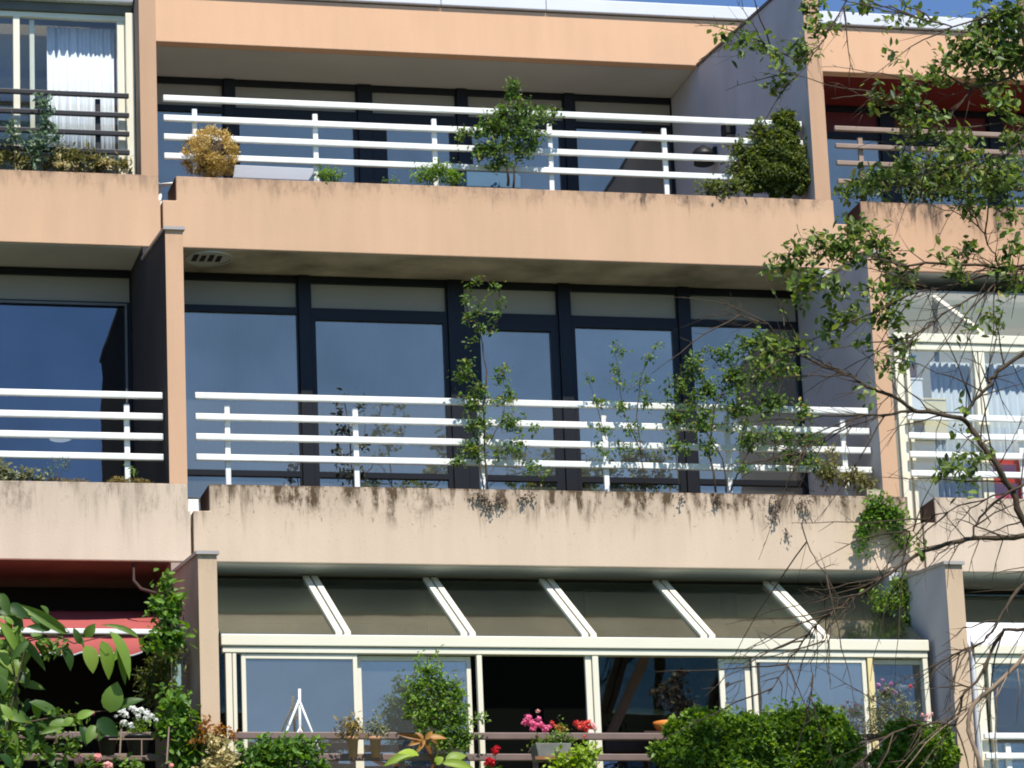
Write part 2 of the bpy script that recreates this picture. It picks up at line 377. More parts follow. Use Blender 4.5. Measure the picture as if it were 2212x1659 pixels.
def frames(D, N):
    D = unit(D); X = unit(np.cross(D, N)); Z = np.cross(X, D)
    return X, D, Z
def leaf_mesh(P, D, N, S, kind, name, mat, parent, stuff=True):
    if len(P) == 0: return None
    tv, tf = LEAF[kind]
    X, Y, Z = frames(D, N); S = np.asarray(S)[:, None, None]
    V = (P[:, None, :] + S * (tv[None, :, 0:1] * X[:, None, :] + tv[None, :, 1:2] * Y[:, None, :] + tv[None, :, 2:3] * Z[:, None, :]))
    n, k = V.shape[:2]
    V = V.reshape(-1, 3) - np.array(wloc(parent))
    F = []
    lens = [len(q) for q in tf]
    base = np.concatenate([np.array(q) for q in tf])
    loops = (base[None, :] + (np.arange(n) * k)[:, None]).reshape(-1)
    nf = n * len(tf); ls = np.tile(np.array(lens), n); st = np.concatenate([[0], np.cumsum(ls)[:-1]])
    me = bpy.data.meshes.new(name)
    me.vertices.add(len(V)); me.vertices.foreach_set('co', V.astype(np.float32).ravel())
    me.loops.add(len(loops)); me.loops.foreach_set('vertex_index', loops.astype(np.int32))
    me.polygons.add(nf); me.polygons.foreach_set('loop_start', st.astype(np.int32)); me.polygons.foreach_set('loop_total', ls.astype(np.int32))
    me.materials.append(mat); me.update(calc_edges=True); me.validate()
    o = bpy.data.objects.new(name, me); link(o, parent)
    if stuff: o['kind'] = 'stuff'
    return o
LEAF_DATA = {}
def leaf_single(kind, mat):
    key = (kind, mat.name)
    if key not in LEAF_DATA:
        tv, tf = LEAF[kind]
        me = bpy.data.meshes.new('leaf'); me.from_pydata([tuple(p) for p in tv], [], tf); me.materials.append(mat)
        if kind == 'big': me.polygons.foreach_set('use_smooth', [True] * len(me.polygons))
        LEAF_DATA[key] = me
    return LEAF_DATA[key]
def leaf_objects(P, D, N, S, kind, mat, parent, name='leaf', widen=None):
    me = leaf_single(kind, mat); X, Y, Z = frames(D, N); o0 = wloc(parent)
    for i in range(len(P)):
        o = bpy.data.objects.new(name, me); COL.objects.link(o); o.parent = parent
        w = 1.0 if widen is None else widen[i]
        s = float(S[i])
        m = Matrix(((X[i][0] * s * w, Y[i][0] * s, Z[i][0] * s, P[i][0] - o0.x), (X[i][1] * s * w, Y[i][1] * s, Z[i][1] * s, P[i][1] - o0.y), (X[i][2] * s * w, Y[i][2] * s, Z[i][2] * s, P[i][2] - o0.z), (0, 0, 0, 1)))
        o.matrix_basis = m
def rnd_dir(n, bias=(0, 0, 0), k=1.0):
    d = rng.normal(size=(n, 3)) * k + np.array(bias); return unit(d)

class Plant:
    """twigs grown through clusters, leaves set along them"""
    def __init__(s, root, leaf_kind, leaf_mat, wood_mat, lsize):
        s.root = root; s.kind = leaf_kind; s.mat = leaf_mat; s.wood = wood_mat; s.ls = lsize * s.SIZE
        s.P = []; s.D = []; s.N = []; s.S = []; s.tw = MB()
    def thin(s, v): s.MULT = v; return s
    def add(s, P, D, N, S):
        s.P.append(P); s.D.append(D); s.N.append(N); s.S.append(S)
    def stem(s, pts, r0, r1, name='stem', mat=None, sides=6, jitter=0.0):
        pts = [np.array(p, float) for p in pts]; n = len(pts)
        out = []
        for i in range(n - 1):
            for t in (0, .5):
                q = pts[i] * (1 - t) + pts[i + 1] * t
                if jitter: q = q + rng.normal(size=3) * jitter
                out.append(q)
        out.append(pts[-1])
        m = len(out); rads = [r0 + (r1 - r0) * i / (m - 1) for i in range(m)]
        return MB().tube(out, rads, sides).build(name, mat or s.wood, s.root, smooth=True), out
    def twig_to(s, a, b, r=0.003, nl=8, spread=0.03, start=0.25, sag=0.0):
        a = np.array(a, float); b = np.array(b, float); L = np.linalg.norm(b - a)
        mid = (a + b) / 2 + rng.normal(size=3) * 0.12 * L + np.array([0, 0, sag * L])
        ts = np.linspace(0, 1, 6)
        pts = [(1 - t) ** 2 * a + 2 * t * (1 - t) * mid + t * t * b for t in ts]
        s.tw.tube(pts, [r * (1 - .7 * t) for t in ts], 4)
        t = rng.uniform(start, 1.0, nl)[:, None]
        P = (1 - t) ** 2 * a + 2 * t * (1 - t) * mid + t * t * b + rng.normal(size=(nl, 3)) * spread * 0.25
        D = unit(unit(b - a)[None, :] * 0.45 + rnd_dir(nl) * 0.9 + np.array([0, 0, -0.15]))
        N = unit(rnd_dir(nl) * 0.7 + np.array([0.1, -0.45, 0.9]))
        s.add(P, D, N, s.ls * rng.uniform(.6, 1.25, nl))
    MULT = 2.1; SIZE = 1.0
    def cluster(s, c, r, n, anchor=None, tw=None, twr=0.003):
        """n leaves on tw twigs that fan from the anchor through an ellipsoid c, r"""
        c = np.array(c, float); r = np.array(r, float)
        tw = tw or max(2, n // 9); n = int(n * s.MULT)
        anchor = c if anchor is None else np.array(anchor, float)
        tw = int(tw * 1.7)
        for i in range(tw):
            d = rnd_dir(1)[0] * r * rng.uniform(.25, 1.1)
            if rng.random() < .25: st = anchor
            else: st = c + d - unit(rnd_dir(1)[0] + d / max(np.linalg.norm(r), 1e-6) * .6) * np.linalg.norm(r) * rng.uniform(.25, .7)
            s.twig_to(st, c + d, twr * .8, max(2, int(n / tw + rng.integers(-1, 2))), s.ls * 2.2, start=.05)
    def shell(s, c, r, n, out=0.5, depth=0.25, up=0.3):
        """dense leaf shell of a clipped or bushy crown"""
        c = np.array(c, float); r = np.array(r, float)
        u = rnd_dir(n); k = 1 - np.abs(rng.normal(size=(n, 1))) * depth
        bump = 1 + 0.10 * np.sin(u[:, :1] * 9 + c[0] * 5) * np.cos(u[:, 2:3] * 8)
        P = c + u * r * k * bump
        N = unit(u * out + rnd_dir(n) * .6 + np.array([0, -.2, up])); D = unit(rnd_dir(n) + u * 0.6 + np.array([0, 0, -0.1]))
        s.add(P, D, N, s.ls * rng.uniform(.6, 1.2, n))
    def lumps(s, c, r, k, n):
        c = np.array(c, float); r = np.array(r, float)
        for i in range(k):
            u = rnd_dir(1, (0, -.5, .3))[0]; q = c + u * r * rng.uniform(.45, .95); f = rng.uniform(.16, .34)
            s.shell(q, np.full(3, f * r.mean() * 1.1), int(n * f * f * 14), depth=.18)
    def finish(s, singles=0, foliage='foliage', twigs='twigs'):
        P = np.concatenate(s.P); D = np.concatenate(s.D); N = np.concatenate(s.N); S = np.concatenate(s.S)
        if singles:
            near = np.argsort(P[:, 1] - S * 3)[:singles]; mask = np.zeros(len(P), bool); mask[near] = True
            leaf_objects(P[mask], D[mask], N[mask], S[mask], s.kind, s.mat, s.root)
        else: mask = np.zeros(len(P), bool)
        leaf_mesh(P[~mask], D[~mask], N[~mask], S[~mask], s.kind, foliage, s.mat, s.root)
        if s.tw.v:
            o = s.tw.build(twigs, s.wood, s.root); o['kind'] = 'stuff'

# ================================================================== setting
g = MB(); g.v = [(-600, -600, GROUND), (600, -600, GROUND), (600, 600, GROUND), (-600, 600, GROUND)]; g.f = [(0, 1, 2, 3)]; g.mi = [0]
o = g.build('ground', MT['grass']); o['kind'] = 'structure'

# ================================================================== apartment building
bld = thing('apartment_building', 'peach terraced apartment block with stepped balconies and black window frames', 'building', (W / 2, 0, GROUND))

def parapet(Y, zt, xl, xnl, xnr, xr, mat, zn=-0.2, label=None, soil=True, depth=0.40):
    """trough parapet: lower beam xl..xr, upper wall between the notches xnl..xnr, flush fronts"""
    zb = zt - PH; zn = zt + zn
    prof = [(xl, zb), (xr, zb), (xr, zn), (xnr, zn), (xnr, zt), (xnl, zt), (xnl, zn), (xl, zn)]
    o = MB().prism(prof, Y, Y + depth, 'y').build('balcony_parapet', mat, bld, origin=(0, Y, zt), bevel=0.008)
    if label: o['label'] = label
    MB().box(xnl - .005, xnl - .001, Y + .012, Y + depth - .01, zn + .002, zt - .006).build('end_shade_sheet', MT['wood_dark'], bld)  # dark sheet puts shade into the colour of the trough's left end
    if soil:
        MB().box(xnl + .05, xnr - .05, Y + .05, Y + depth - .04, zt + 0.002, zt + 0.012).build('planter_soil', MT['soil'], bld, origin=(0, Y, zt))
    return o
# middle storey
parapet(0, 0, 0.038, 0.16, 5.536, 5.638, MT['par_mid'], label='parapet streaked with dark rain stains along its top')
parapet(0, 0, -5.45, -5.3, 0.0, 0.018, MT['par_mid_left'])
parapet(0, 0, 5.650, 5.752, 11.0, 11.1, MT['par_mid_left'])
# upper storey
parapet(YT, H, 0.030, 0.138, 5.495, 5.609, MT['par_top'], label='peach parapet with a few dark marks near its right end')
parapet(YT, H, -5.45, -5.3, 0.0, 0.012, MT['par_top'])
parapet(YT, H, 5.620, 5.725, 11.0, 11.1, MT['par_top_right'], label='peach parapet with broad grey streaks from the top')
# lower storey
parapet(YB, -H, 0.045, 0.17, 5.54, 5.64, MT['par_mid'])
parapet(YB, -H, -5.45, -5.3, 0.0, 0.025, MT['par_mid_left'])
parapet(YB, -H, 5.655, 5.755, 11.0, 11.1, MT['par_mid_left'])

# floor slabs (their undersides are the balcony ceilings)
def slab(x0, x1, y0, y1, z0, z1, mat, label=None):
    o = MB().box(x0, x1, y0, y1, z0, z1).build('floor_slab', [mat], bld)
    if label: o['label'] = label
def slab_board(x0, x1, y0, y1, z, mat, label=None, n=1):
    o = MB().box(x0, x1, y0, y1, z - 0.004, z - 0.001).build('ceiling_panel', mat, bld)
    if label: o['label'] = label
for (Y, zt, yw) in ((0, 0, YWM + 6), (YT, H, YWT + 5), (YB, -H, 6)):
    zb = zt - PH
    slab(-5.45, 11.1, Y + .408, yw, zb + 0.010, zb + .20, MT['soffit_stained'])
for x0, x1, Y, z, mt, lb in ((0.002, W - .002, YT + .405, H - PH, 'soffit_stained', 'stained grey balcony ceiling with a groove'),
                       (-5.4, -PW - .002, YT + .405, H - PH, 'soffit_clean', None), (W + PW + .002, 11, YT + .405, H - PH, 'soffit_clean', None),
                       (0.002, W - .002, .405, -PH, 'soffit_stained', None), (-5.4, -PW - .002, .405, -PH, 'soffit_brick', 'red brown painted balcony ceiling'), (W + PW + .002, 11, .405, -PH, 'soffit_clean', None)):
    o = MB().box(x0, x1, Y, Y + 1.6, z + 0.002, z + 0.009).build('balcony_ceiling', MT[mt], bld)
    if lb: o['label'] = lb
# underside of the parapet troughs painted like the ceiling
for x0, x1, Y, z, mt in ((0.05, 5.34, YT, H - PH, 'soffit_stained'), (-5.4, -.14, YT, H - PH, 'soffit_clean'), (5.66, 11, YT, H - PH, 'soffit_clean'),
                         (0.05, 5.34, 0, -PH, 'soffit_clean'), (-5.4, -.14, 0, -PH, 'soffit_brick'), (5.66, 11, 0, -PH, 'soffit_clean')):
    MB().box(x0, x1, Y + 0.02, Y + .395, z - 0.006, z - 0.0015).build('soffit_strip', MT[mt], bld)

# roof: fascia, coping, roof slab
MB().box(-5.4, 11.4, YF, YF + .12, ZF, ZC).build('roof_fascia', MT['fascia'], bld, origin=(0, YF, ZC), bevel=0.006)
for i, (x0, x1) in enumerate(((-5.4, -2.6), (-2.596, 0.2), (.204, 3.0), (3.004, 3.96), (3.964, 6.5), (6.504, 8.2), (8.204, 11.4))):
    MB().box(x0, x1, YF - .035, YF + .30, ZC + .012, ZCT).build('roof_coping', MT['coping'], bld, bevel=0.008)
MB().box(-5.4, 11.4, YF + .03, YF + .25, ZC, ZC + .012).build('coping_painted_shadow', MT['charcoal'], bld)  # charcoal strip stands in for the shadow cast under the coping
MB().box(-5.4, 11.4, YF + .122, 11, ZF + .008, ZF + .25).build('roof_slab', MT['soffit_clean'], bld)
MB().box(.002, W - .002, YF + .122, YWT + .1, ZF + .001, ZF + .007).build('balcony_ceiling', MT['soffit_clean'], bld)
MB().box(W + PW + .002, 11.2, YF + .122, YWT + .1, ZF + .001, ZF + .007).build('balcony_ceiling', MT['soffit_red'], bld)['label'] = 'dark red painted balcony ceiling'

# partitions between the flats: raked top, painted front edge, sheet metal cap
def partition(X0, Y, zt, ztop_front, yback, z_back, mats, cap='zinc', zb=None, label=None, ysoffit=None):
    zb = zt - 0.001 if zb is None else zb
    s = 0.10
    yk = ysoffit
    zk = ztop_front + s * (yk - Y)
    prof = [(Y, zb), (yk + .4, zb), (yback, zb), (yback, z_back), (yk + .01, z_back), (yk, zk), (Y, ztop_front)]
    m = MB().prism(prof, X0, X0 + PW, 'x', mi=1)
    # front edge face is the one joining last and first profile points
    for i, f in enumerate(m.f):
        ys = [m.v[k][1] for k in f]
        if len(f) == 4 and max(ys) - min(ys) < 1e-6 and abs(ys[0] - Y) < 1e-6: m.mi[i] = 0
    o = m.build('partition_wall', mats, bld, origin=(X0, Y, ztop_front))
    if label: o['label'] = label
    c = [(Y - .02, ztop_front - .002), (yk, zk - .002), (yk, zk + .022), (Y - .02, ztop_front + .022)]
    MB().prism(c, X0 - .015, X0 + PW + .015, 'x').build('wall_cap', MT[cap], bld)
ZP = 1.9401
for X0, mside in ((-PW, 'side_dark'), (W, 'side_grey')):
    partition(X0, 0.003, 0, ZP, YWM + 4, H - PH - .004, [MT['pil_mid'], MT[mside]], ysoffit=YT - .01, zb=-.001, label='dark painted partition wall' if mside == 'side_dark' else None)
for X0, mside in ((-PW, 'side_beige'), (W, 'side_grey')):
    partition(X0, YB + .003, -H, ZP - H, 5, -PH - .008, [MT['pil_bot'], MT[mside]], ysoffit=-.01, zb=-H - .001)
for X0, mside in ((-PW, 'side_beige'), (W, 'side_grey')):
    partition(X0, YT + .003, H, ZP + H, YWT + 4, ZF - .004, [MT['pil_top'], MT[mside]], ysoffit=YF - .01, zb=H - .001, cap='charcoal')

# balcony floors
for Y, zt, yw in ((0, 0, YWM), (YT, H, YWT), (YB, -H, YWB)):
    MB().box(.01, W - .01, Y + .41, yw, zt - .36, zt - .33).build('balcony_floor', MT['floor'], bld)
    MB().box(-5.3, -PW - .01, Y + .41, yw, zt - .36, zt - .33).build('balcony_floor', MT['floor'], bld)
    MB().box(W + PW + .01, 11, Y + .41, yw, zt - .36, zt - .33).build('balcony_floor', MT['floor'], bld)
# rooms behind the glass
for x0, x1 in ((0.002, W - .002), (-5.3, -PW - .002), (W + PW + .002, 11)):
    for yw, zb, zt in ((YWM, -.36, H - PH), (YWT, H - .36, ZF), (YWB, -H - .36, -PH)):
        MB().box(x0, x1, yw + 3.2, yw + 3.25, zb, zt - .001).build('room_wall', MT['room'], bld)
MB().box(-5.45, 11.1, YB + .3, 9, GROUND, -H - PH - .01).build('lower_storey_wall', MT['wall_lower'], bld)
MB().box(-5.6, -5.46, YB + .3, 11, GROUND, ZF).build('side_wall', MT['wall_lower'], bld)
MB().box(11.11, 11.25, YB + .3, 11, GROUND, ZF).build('side_wall', MT['wall_lower'], bld)
MB().box(-5.45, 11.1, 10.9, 11, GROUND, ZF).build('rear_wall', MT['wall_lower'], bld)

# window walls: one window (frame + panes) per bay
def window(x0, x1, Yw, ztop, door=False, zb=None, frame='black_frame', pane='glass', tran='transom_reflect_grey', left=.0, right=.0, head=None, kick=True, transom=True):
    zb = ztop - 2.53 if zb is None else zb
    d0, d1 = Yw - .03, Yw + .03
    f = MB()
    zt1 = ztop - .058; zt0 = ztop - .262; zh = head if head is not None else (ztop - .358 if door else ztop - .315)
    pl = x0 + left; pr = x1 - right
    f.box(x0, x1, d0, d1, zt1, ztop)
    if transom: f.box(x0, x1, d0, d1, zh, zt0)
    else: zh = zt1
    if left: f.box(x0, pl, d0, d1, zb, zh)
    if right: f.box(pr, x1, d0, d1, zb, zh)
    if transom: f.box(x0, x0 + .01, d0, d1, zt0, zt1).box(x1 - .01, x1, d0, d1, zt0, zt1)
    if not left: f.box(x0, x0 + .01, d0, d1, zb, zh); pl = x0 + .01
    if not right: f.box(x1 - .01, x1, d0, d1, zb, zh); pr = x1 - .01
    kz = ztop - 1.60
    if kick: f.box(pl, pr, d0, d1, kz - .045, kz)
    f.box(pl, pr, d0, d1, zb, zb + .06)
    w = f.build('window', MT[frame], bld)
    if transom: MB().box(x0 + .01, x1 - .01, Yw - .004, Yw + .004, zt0, zt1).build('transom_pane', MT[tran], w)
    MB().box(pl, pr, Yw - .004, Yw + .004, (kz if kick else zb + .06), zh).build('pane', MT[pane], w)
    if kick: MB().box(pl, pr, Yw - .004, Yw + .004, zb + .06, kz - .045).build('pane', MT[pane], w)
    return w
def mullion(x0, x1, Yw, ztop, zb=None, mat='black_frame'):
    zb = ztop - 2.53 if zb is None else zb
    MB().box(x0, x1, Yw - .055, Yw + .05, zb, ztop - .002).build('mullion', MT[mat], bld, bevel=0.004)
for Yw, zt in ((YWM, H - PH - .003), (YWT, ZF - .003)):
    window(0.004, 1.19, Yw, zt)
    mullion(1.192, 1.288, Yw, zt)
    window(1.29, 2.402, Yw, zt, door=True, left=.04, right=.036)
    mullion(2.404, 2.532, Yw, zt)
    window(2.534, 3.315, Yw, zt, door=True, left=.132, right=.068, head=zt - .402)
    mullion(3.317, 3.415, Yw, zt)
    window(3.417, 4.318, Yw, zt, door=True, left=.036, right=.05)
    mullion(4.32, 4.418, Yw, zt)
    window(4.42, W - .004, Yw, zt, right=.035)
# middle left flat: wide pane with a thin grey inner frame
zt = H - PH - .003
window(-3.2, -.137, YWM, zt, right=.045, pane='glass_blue', kick=False, head=1.893)
MB().box(-3.2, -.172, YWM - .045, YWM - .031, 1.872, 1.888).box(-.188, -.172, YWM - .045, YWM - .031, -.3, 1.871).build('inner_frame', MT['grey_frame'], bld)
# upper right flat
zt = ZF - .003
window(W + PW + .004, 7.34, YWT, zt, tran='transom_reflect_red'); mullion(7.342, 7.478, YWT, zt); window(7.48, 8.41, YWT, zt, door=True, left=.04, right=.04, tran='transom_reflect_red'); mullion(8.412, 8.55, YWT, zt)
window(8.552, 11, YWT, zt, tran='transom_reflect_red')
window(-3.3, -.137, YWT, zt)
window(W + PW + .004, 10.9, YWM, H - PH - .003)
# lower storey, behind the glass lean-to
ztb = -PH - .003
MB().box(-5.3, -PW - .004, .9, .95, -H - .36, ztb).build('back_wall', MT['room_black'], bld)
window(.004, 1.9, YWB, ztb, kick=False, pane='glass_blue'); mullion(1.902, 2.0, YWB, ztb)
MB().box(2.002, 3.1, YWB - .02, YWB + .02, -H - .36, ztb).build('doorway_shade_board', MT['room_black'], bld)  # near-black board paints the unlit depth of the open doorway
window(3.102, 4.2, YWB, ztb, door=True, kick=False, pane='glass_blue', left=.05, right=.05); mullion(4.202, 4.3, YWB, ztb)
window(4.302, W - .004, YWB, ztb, kick=False, pane='glass_blue')
window(W + PW + .004, 10.9, YWB, ztb, kick=False)

# round ceiling fitting on the stained ceiling
c = at(462, 555, YT + .3); 
c = np.array([0.42, YT + .22, H - PH - .0065])
r1 = thing('ceiling_vent', 'oval vent ring on the stained ceiling beside the left pillar', 'vent', tuple(c))
MB().lathe([(.185, 0), (.185, -.012), (.168, -.012), (.168, -.003)], c, 32).build('ring', MT['soffit_clean'], r1)
m = MB()
for k in range(4): m.box(c[0] - .13 + k * .062, c[0] - .09 + k * .062, c[1] - .09 + .02 * (k % 2), c[1] + .08, c[2] - .006, c[2] - .0035)
m.build('dark_opening', MT['lamp_black'], r1)

# ================================================================== railings
def railing(label, Y, zs, x0, x1, posts, mat, zpost, group='balcony railings', hgt=.049, zbot=0.0):
    k = (Y + .08 - CAM[1]) / (Y - CAM[1])
    fx = lambda v: CAM[0] + (v - CAM[0]) * k
    fz = lambda v: CAM[2] + (v - CAM[2]) * k
    Y += .08; zs = [fz(v) for v in zs]; posts = [fx(v) for v in posts]; x0 = fx(x0) if x0 > -3 else x0
    x1 = min(fx(x1), W - .006) if 0 < x1 < W + .1 else (min(fx(x1), -PW - .006) if x1 < 0 else x1); zpost = fz(zpost)
    t = thing('balcony_railing', label, 'railing', ((x0 + x1) / 2, Y, zbot), group)
    for z in zs:
        MB().box(x0, x1, Y - .016, Y + .016, z - hgt / 2, z + hgt / 2).build('rail', MT[mat], t, bevel=.006)
    for x in posts:
        MB().box(x - .020, x + .020, Y + .018, Y + .050, zbot, zpost).build('post', MT[mat], t, bevel=.004)
    return t
RM = (.70, .540, .387, .232)
railing('white railing with four bars on the stained middle parapet', .12, RM, .085, W - .008, (.327, 1.291, 2.248, 3.207, 4.178, 5.104), 'white_metal', .64)
RT = (3.429, 3.265, 3.109, 2.951)
railing('white railing of the top balcony above the peach parapet', YT + .12, RT, .065, W - .008, (.316, 1.277, 2.239, 3.187, 4.142, 5.1), 'white_metal', 3.36, zbot=H)
railing('white railing left of the middle pillar', .12, [z - .008 for z in RM], -4.6, -.152, (-.417, -1.38, -2.34, -3.3), 'white_metal', .63)
railing('charcoal railing in front of the white curtain', YT + .10, (3.425, 3.264, 3.111, 2.959), -4.6, -.207, (-.447, -1.41, -2.4), 'charcoal', 3.4, zbot=H, hgt=.040)
railing('taupe railing half hidden by branches at top right', YT + .12, (3.41, 3.259, 3.112, 2.953), 5.585, 10.9, (5.81, 6.726, 7.7, 8.7), 'brown_rail_light', 3.35, zbot=H, hgt=.040)
railing('white railing right of the middle pillar behind branches', .12, (.665, .515, .366, .215), 5.62, 10.9, (6.55, 7.5, 8.5), 'white_metal', .60)
railing('brown railing below the glass lean-to behind the flower pots', YB + .10, (-2.064, -2.214, -2.37, -2.52), .085, W - .01, (.327, 1.291, 2.248, 3.207, 4.178, 5.104), 'brown_rail', -2.12, zbot=-H)
railing('brown railing behind big leaves under the red awning', YB + .10, (-2.066, -2.216, -2.37, -2.52), -4.6, -.16, (-.30, -1.38, -2.34), 'brown_rail', -2.12, zbot=-H)
railing('white railing in the bottom right corner', YB + .10, (-2.054, -2.200, -2.36, -2.51), 5.585, 10.9, (5.773, 6.75), 'white_metal', -2.1, zbot=-H, hgt=.045)

# ================================================================== glass lean-to, lower storey centre
YC = -.85
cons = thing('glass_lean_to', 'cream framed glass lean-to with sloping glass roof below the stained parapet', 'conservatory', (W / 2, YC, -H - .33))
ZBT, ZBB = -1.300, -1.385
MB().box(.075, 5.30, YC - .03, YC + .05, ZBB + .003, ZBT).build('eaves_beam', MT['cream'], cons, bevel=.006)
MB().box(.085, 5.29, YC - .015, YC + .05, ZBB - .045, ZBB - .002).build('head_rail', MT['cream'], cons, bevel=.004)
ZR = -.700; YR = .20                              # where the roof meets the ceiling
sl = (ZR - ZBT) / (YR - YC)
def roof_pt(t): return YC + t * (YR - YC), ZBT + t * (ZR - ZBT)
raf = [.951, 1.856, 2.745, 3.631, 4.50]
for x in raf:
    ya, za = roof_pt(0.0); yb, zb_ = roof_pt(1.12)
    for dx in (-.055, .008):
        MB().prism([(ya, za - .012), (yb, zb_ - .012), (yb, zb_ + .030), (ya, za + .030)], x + dx, x + dx + .047, 'x').build('rafter', MT['cream'], cons, bevel=.004)
    MB().prism([(ya, za - .03), (yb, zb_ - .03), (yb, zb_ + .012), (ya, za + .012)], x - .006, x + .006, 'x').build('rafter_core', MT['grey_frame'], cons)
edges = [.02] + raf + [W - .02]
for a, b in zip(edges[:-1], edges[1:]):
    ya, za = roof_pt(.01); yb, zb_ = roof_pt(1.10)
    MB().prism([(ya, za - .002), (yb, zb_ - .002), (yb, zb_ + .006), (ya, za + .006)], a + .057, b - .057, 'x').build('roof_pane', MT['glass_roof'], cons)
MB().prism([(roof_pt(0)[0], ZBT), (YR, ZR), (YR, ZR + .03), (YC, ZBT + .04)], .03, .062, 'x').build('rafter', MT['cream'], cons)
MB().box(.01, W - .01, .41, .44, -.66, -PH - .012).build('wall_plate', MT['charcoal'], cons)
zb0 = -2.75
def post(x0, x1, y0=YC - .01, y1=YC + .04, z1=ZBB - .046, mat='cream', name='post'):
    return MB().box(x0, x1, y0, y1, zb0, z1).build(name, MT[mat], cons, bevel=.004)
def sash(x0, x1, y, ztop=ZBB - .05, st=.032, pane='glass', label=None):
    f = MB(); f.box(x0, x0 + st, y, y + .03, zb0, ztop).box(x1 - st, x1, y, y + .03, zb0, ztop).box(x0 + st, x1 - st, y, y + .03, ztop - .035, ztop)
    w = f.build('sliding_window', MT['cream'], cons, bevel=.003)
    MB().box(x0 + st, x1 - st, y + .012, y + .018, zb0, ztop - .035).build('pane', MT[pane], w)
post(.105, .150)
post(.155, .182)
sash(.218, 1.045, YC + .0)
sash(1.050, 1.875, YC + .045)
post(1.907, 1.945)
post(2.705, 2.75, YC + .005)
post(2.755, 2.80)
sash(3.712, 3.945, YC + .045, st=.040)
sash(3.95, 4.815, YC + .0)
post(4.825, 4.866, mat='cream_yellow')
sash(4.87, 5.27, YC + .045, st=.02, pane='glass_clear')
post(5.25, 5.288)
sash(4.55, 4.80, YC + .09, st=.03)

# left lean-to, upper storey
YL = YT + .30
cl = thing('glass_lean_to', 'cream framed glazed balcony with a white curtain at top left', 'conservatory', (-1.2, YL, H - .33))
z1 = 4.125
def cbox(p, x0, x1, y0, y1, za, zb_, mat, name, bev=.004): return MB().box(x0, x1, y0, y1, za, zb_).build(name, MT[mat], p, bevel=bev)
cbox(cl, -3.0, -.19, YL, YL + .05, z1, z1 + .045, 'cream', 'head_rail')
cbox(cl, -.203, -.137, YL - .06, YL + .06, H - .3, z1 + .05, 'cream', 'post')
cbox(cl, -.262, -.205, YL + .005, YL + .05, H - .3, z1, 'cream', 'post')
cbox(cl, -1.082, -1.03, YL, YL + .05, H - .3, z1, 'cream', 'post')
cbox(cl, -.946, -.908, YL + .06, YL + .09, H - .3, z1, 'cream', 'post')
cbox(cl, -3.0, -1.084, YL + .02, YL + .026, H - .3, z1, 'glass_clear', 'pane', 0)
cbox(cl, -1.028, -.264, YL + .02, YL + .026, H - .3, z1, 'glass_clear', 'pane', 0)
cbox(cl, -3.0, -.15, YL - .03, YL + .30, z1 + .047, z1 + .12, 'gutter', 'eaves_trim')
cbox(cl, -3.0, -.14, YL - .10, YL + .02, z1 + .122, z1 + .21, 'coping', 'gutter', .02)
MB().prism([(YL + .03, z1 + .12), (YWT, ZF - .5), (YWT, ZF - .47), (YL + .03, z1 + .15)], -3, -.14, 'x').build('roof_pane', MT['glass_roof'], cl)

def curtain(label, x0, x1, y, z0, z1, mat, folds=14, amp=.03, top=None):
    t = MB(); n = folds * 8
    for i in range(n + 1):
        x = x0 + (x1 - x0) * i / n
        u = i / 8 * 2 * math.pi
        yy = y + amp * (math.sin(u + 2.3 * math.sin(i * .043 + x0) + math.sin(i * .13)) * (0.6 + .4 * math.sin(i * .071 + 1)) + .45 * math.sin(u * 1.73 + 1.1 + x0))
        t.v += [(x, yy * .5 + y * .5, z1), (x, yy, z0)]
    for i in range(n):
        a = i * 2; t.f.append((a, a + 1, a + 3, a + 2)); t.mi.append(0)
    o = t.build('curtain', MT[mat], origin=((x0 + x1) / 2, y, z1), smooth=True)
    md = o.modifiers.new('thickness', 'SOLIDIFY'); md.thickness = .003
    return tag(o, label, 'curtain')
curtain('gathered white curtain behind the top left glazing', -.80, -.27, YL + .14, H - .2, z1 - .02, 'curtain_white', 9, .028)
curtain('pale curtain behind the leftmost pane of the middle flat', .06, 1.15, YWM + .16, -.3, 2.05, 'curtain_grey', 16, .02)
curtain('pale curtain behind the second pane of the middle flat', 1.32, 2.38, YWM + .18, -.3, 2.05, 'curtain_grey', 13, .02)
curtain('pale curtain inside the right lean-to behind the boxes', 5.95, 6.28, .42, -.25, 1.2, 'curtain_grey', 6, .02)
curtain('pale blue curtain at the right edge of the lean-to', 6.36, 7.4, .42, -.25, 1.2, 'curtain_grey', 14, .02)

# right lean-to, middle storey
YR2 = .25
cr = thing('glass_lean_to', 'cream glass lean-to behind bare branches right of the middle pillar', 'conservatory', (8, YR2, -.33))
cbox(cr, 5.60, 10.9, YR2 - .02, YR2 + .05, 1.305, 1.375, 'cream', 'eaves_beam')
cbox(cr, 5.61, 10.9, YR2 - .005, YR2 + .05, 1.245, 1.300, 'cream', 'head_rail')
for x0, x1, m_ in ((5.60, 5.665, 'cream'), (5.69, 5.72, 'cream'), (6.255, 6.285, 'cream'), (6.295, 6.345, 'cream'), (7.2, 7.25, 'cream')):
    cbox(cr, x0, x1, YR2, YR2 + .05, -.33, 1.243, m_, 'post')
for a, b in ((5.722, 6.253), (6.347, 7.198), (7.252, 10.9)):
    cbox(cr, a, b, YR2 + .02, YR2 + .026, -.33, 1.243, 'glass_clear', 'pane', 0)
for x in (6.36, 7.25, 8.15):
    MB().prism([(YR2, 1.375), (YR2 + 1.15, 2.06), (YR2 + 1.15, 2.10), (YR2, 1.415)], x - .045, x + .0, 'x').build('rafter', MT['cream'], cr, bevel=.004)
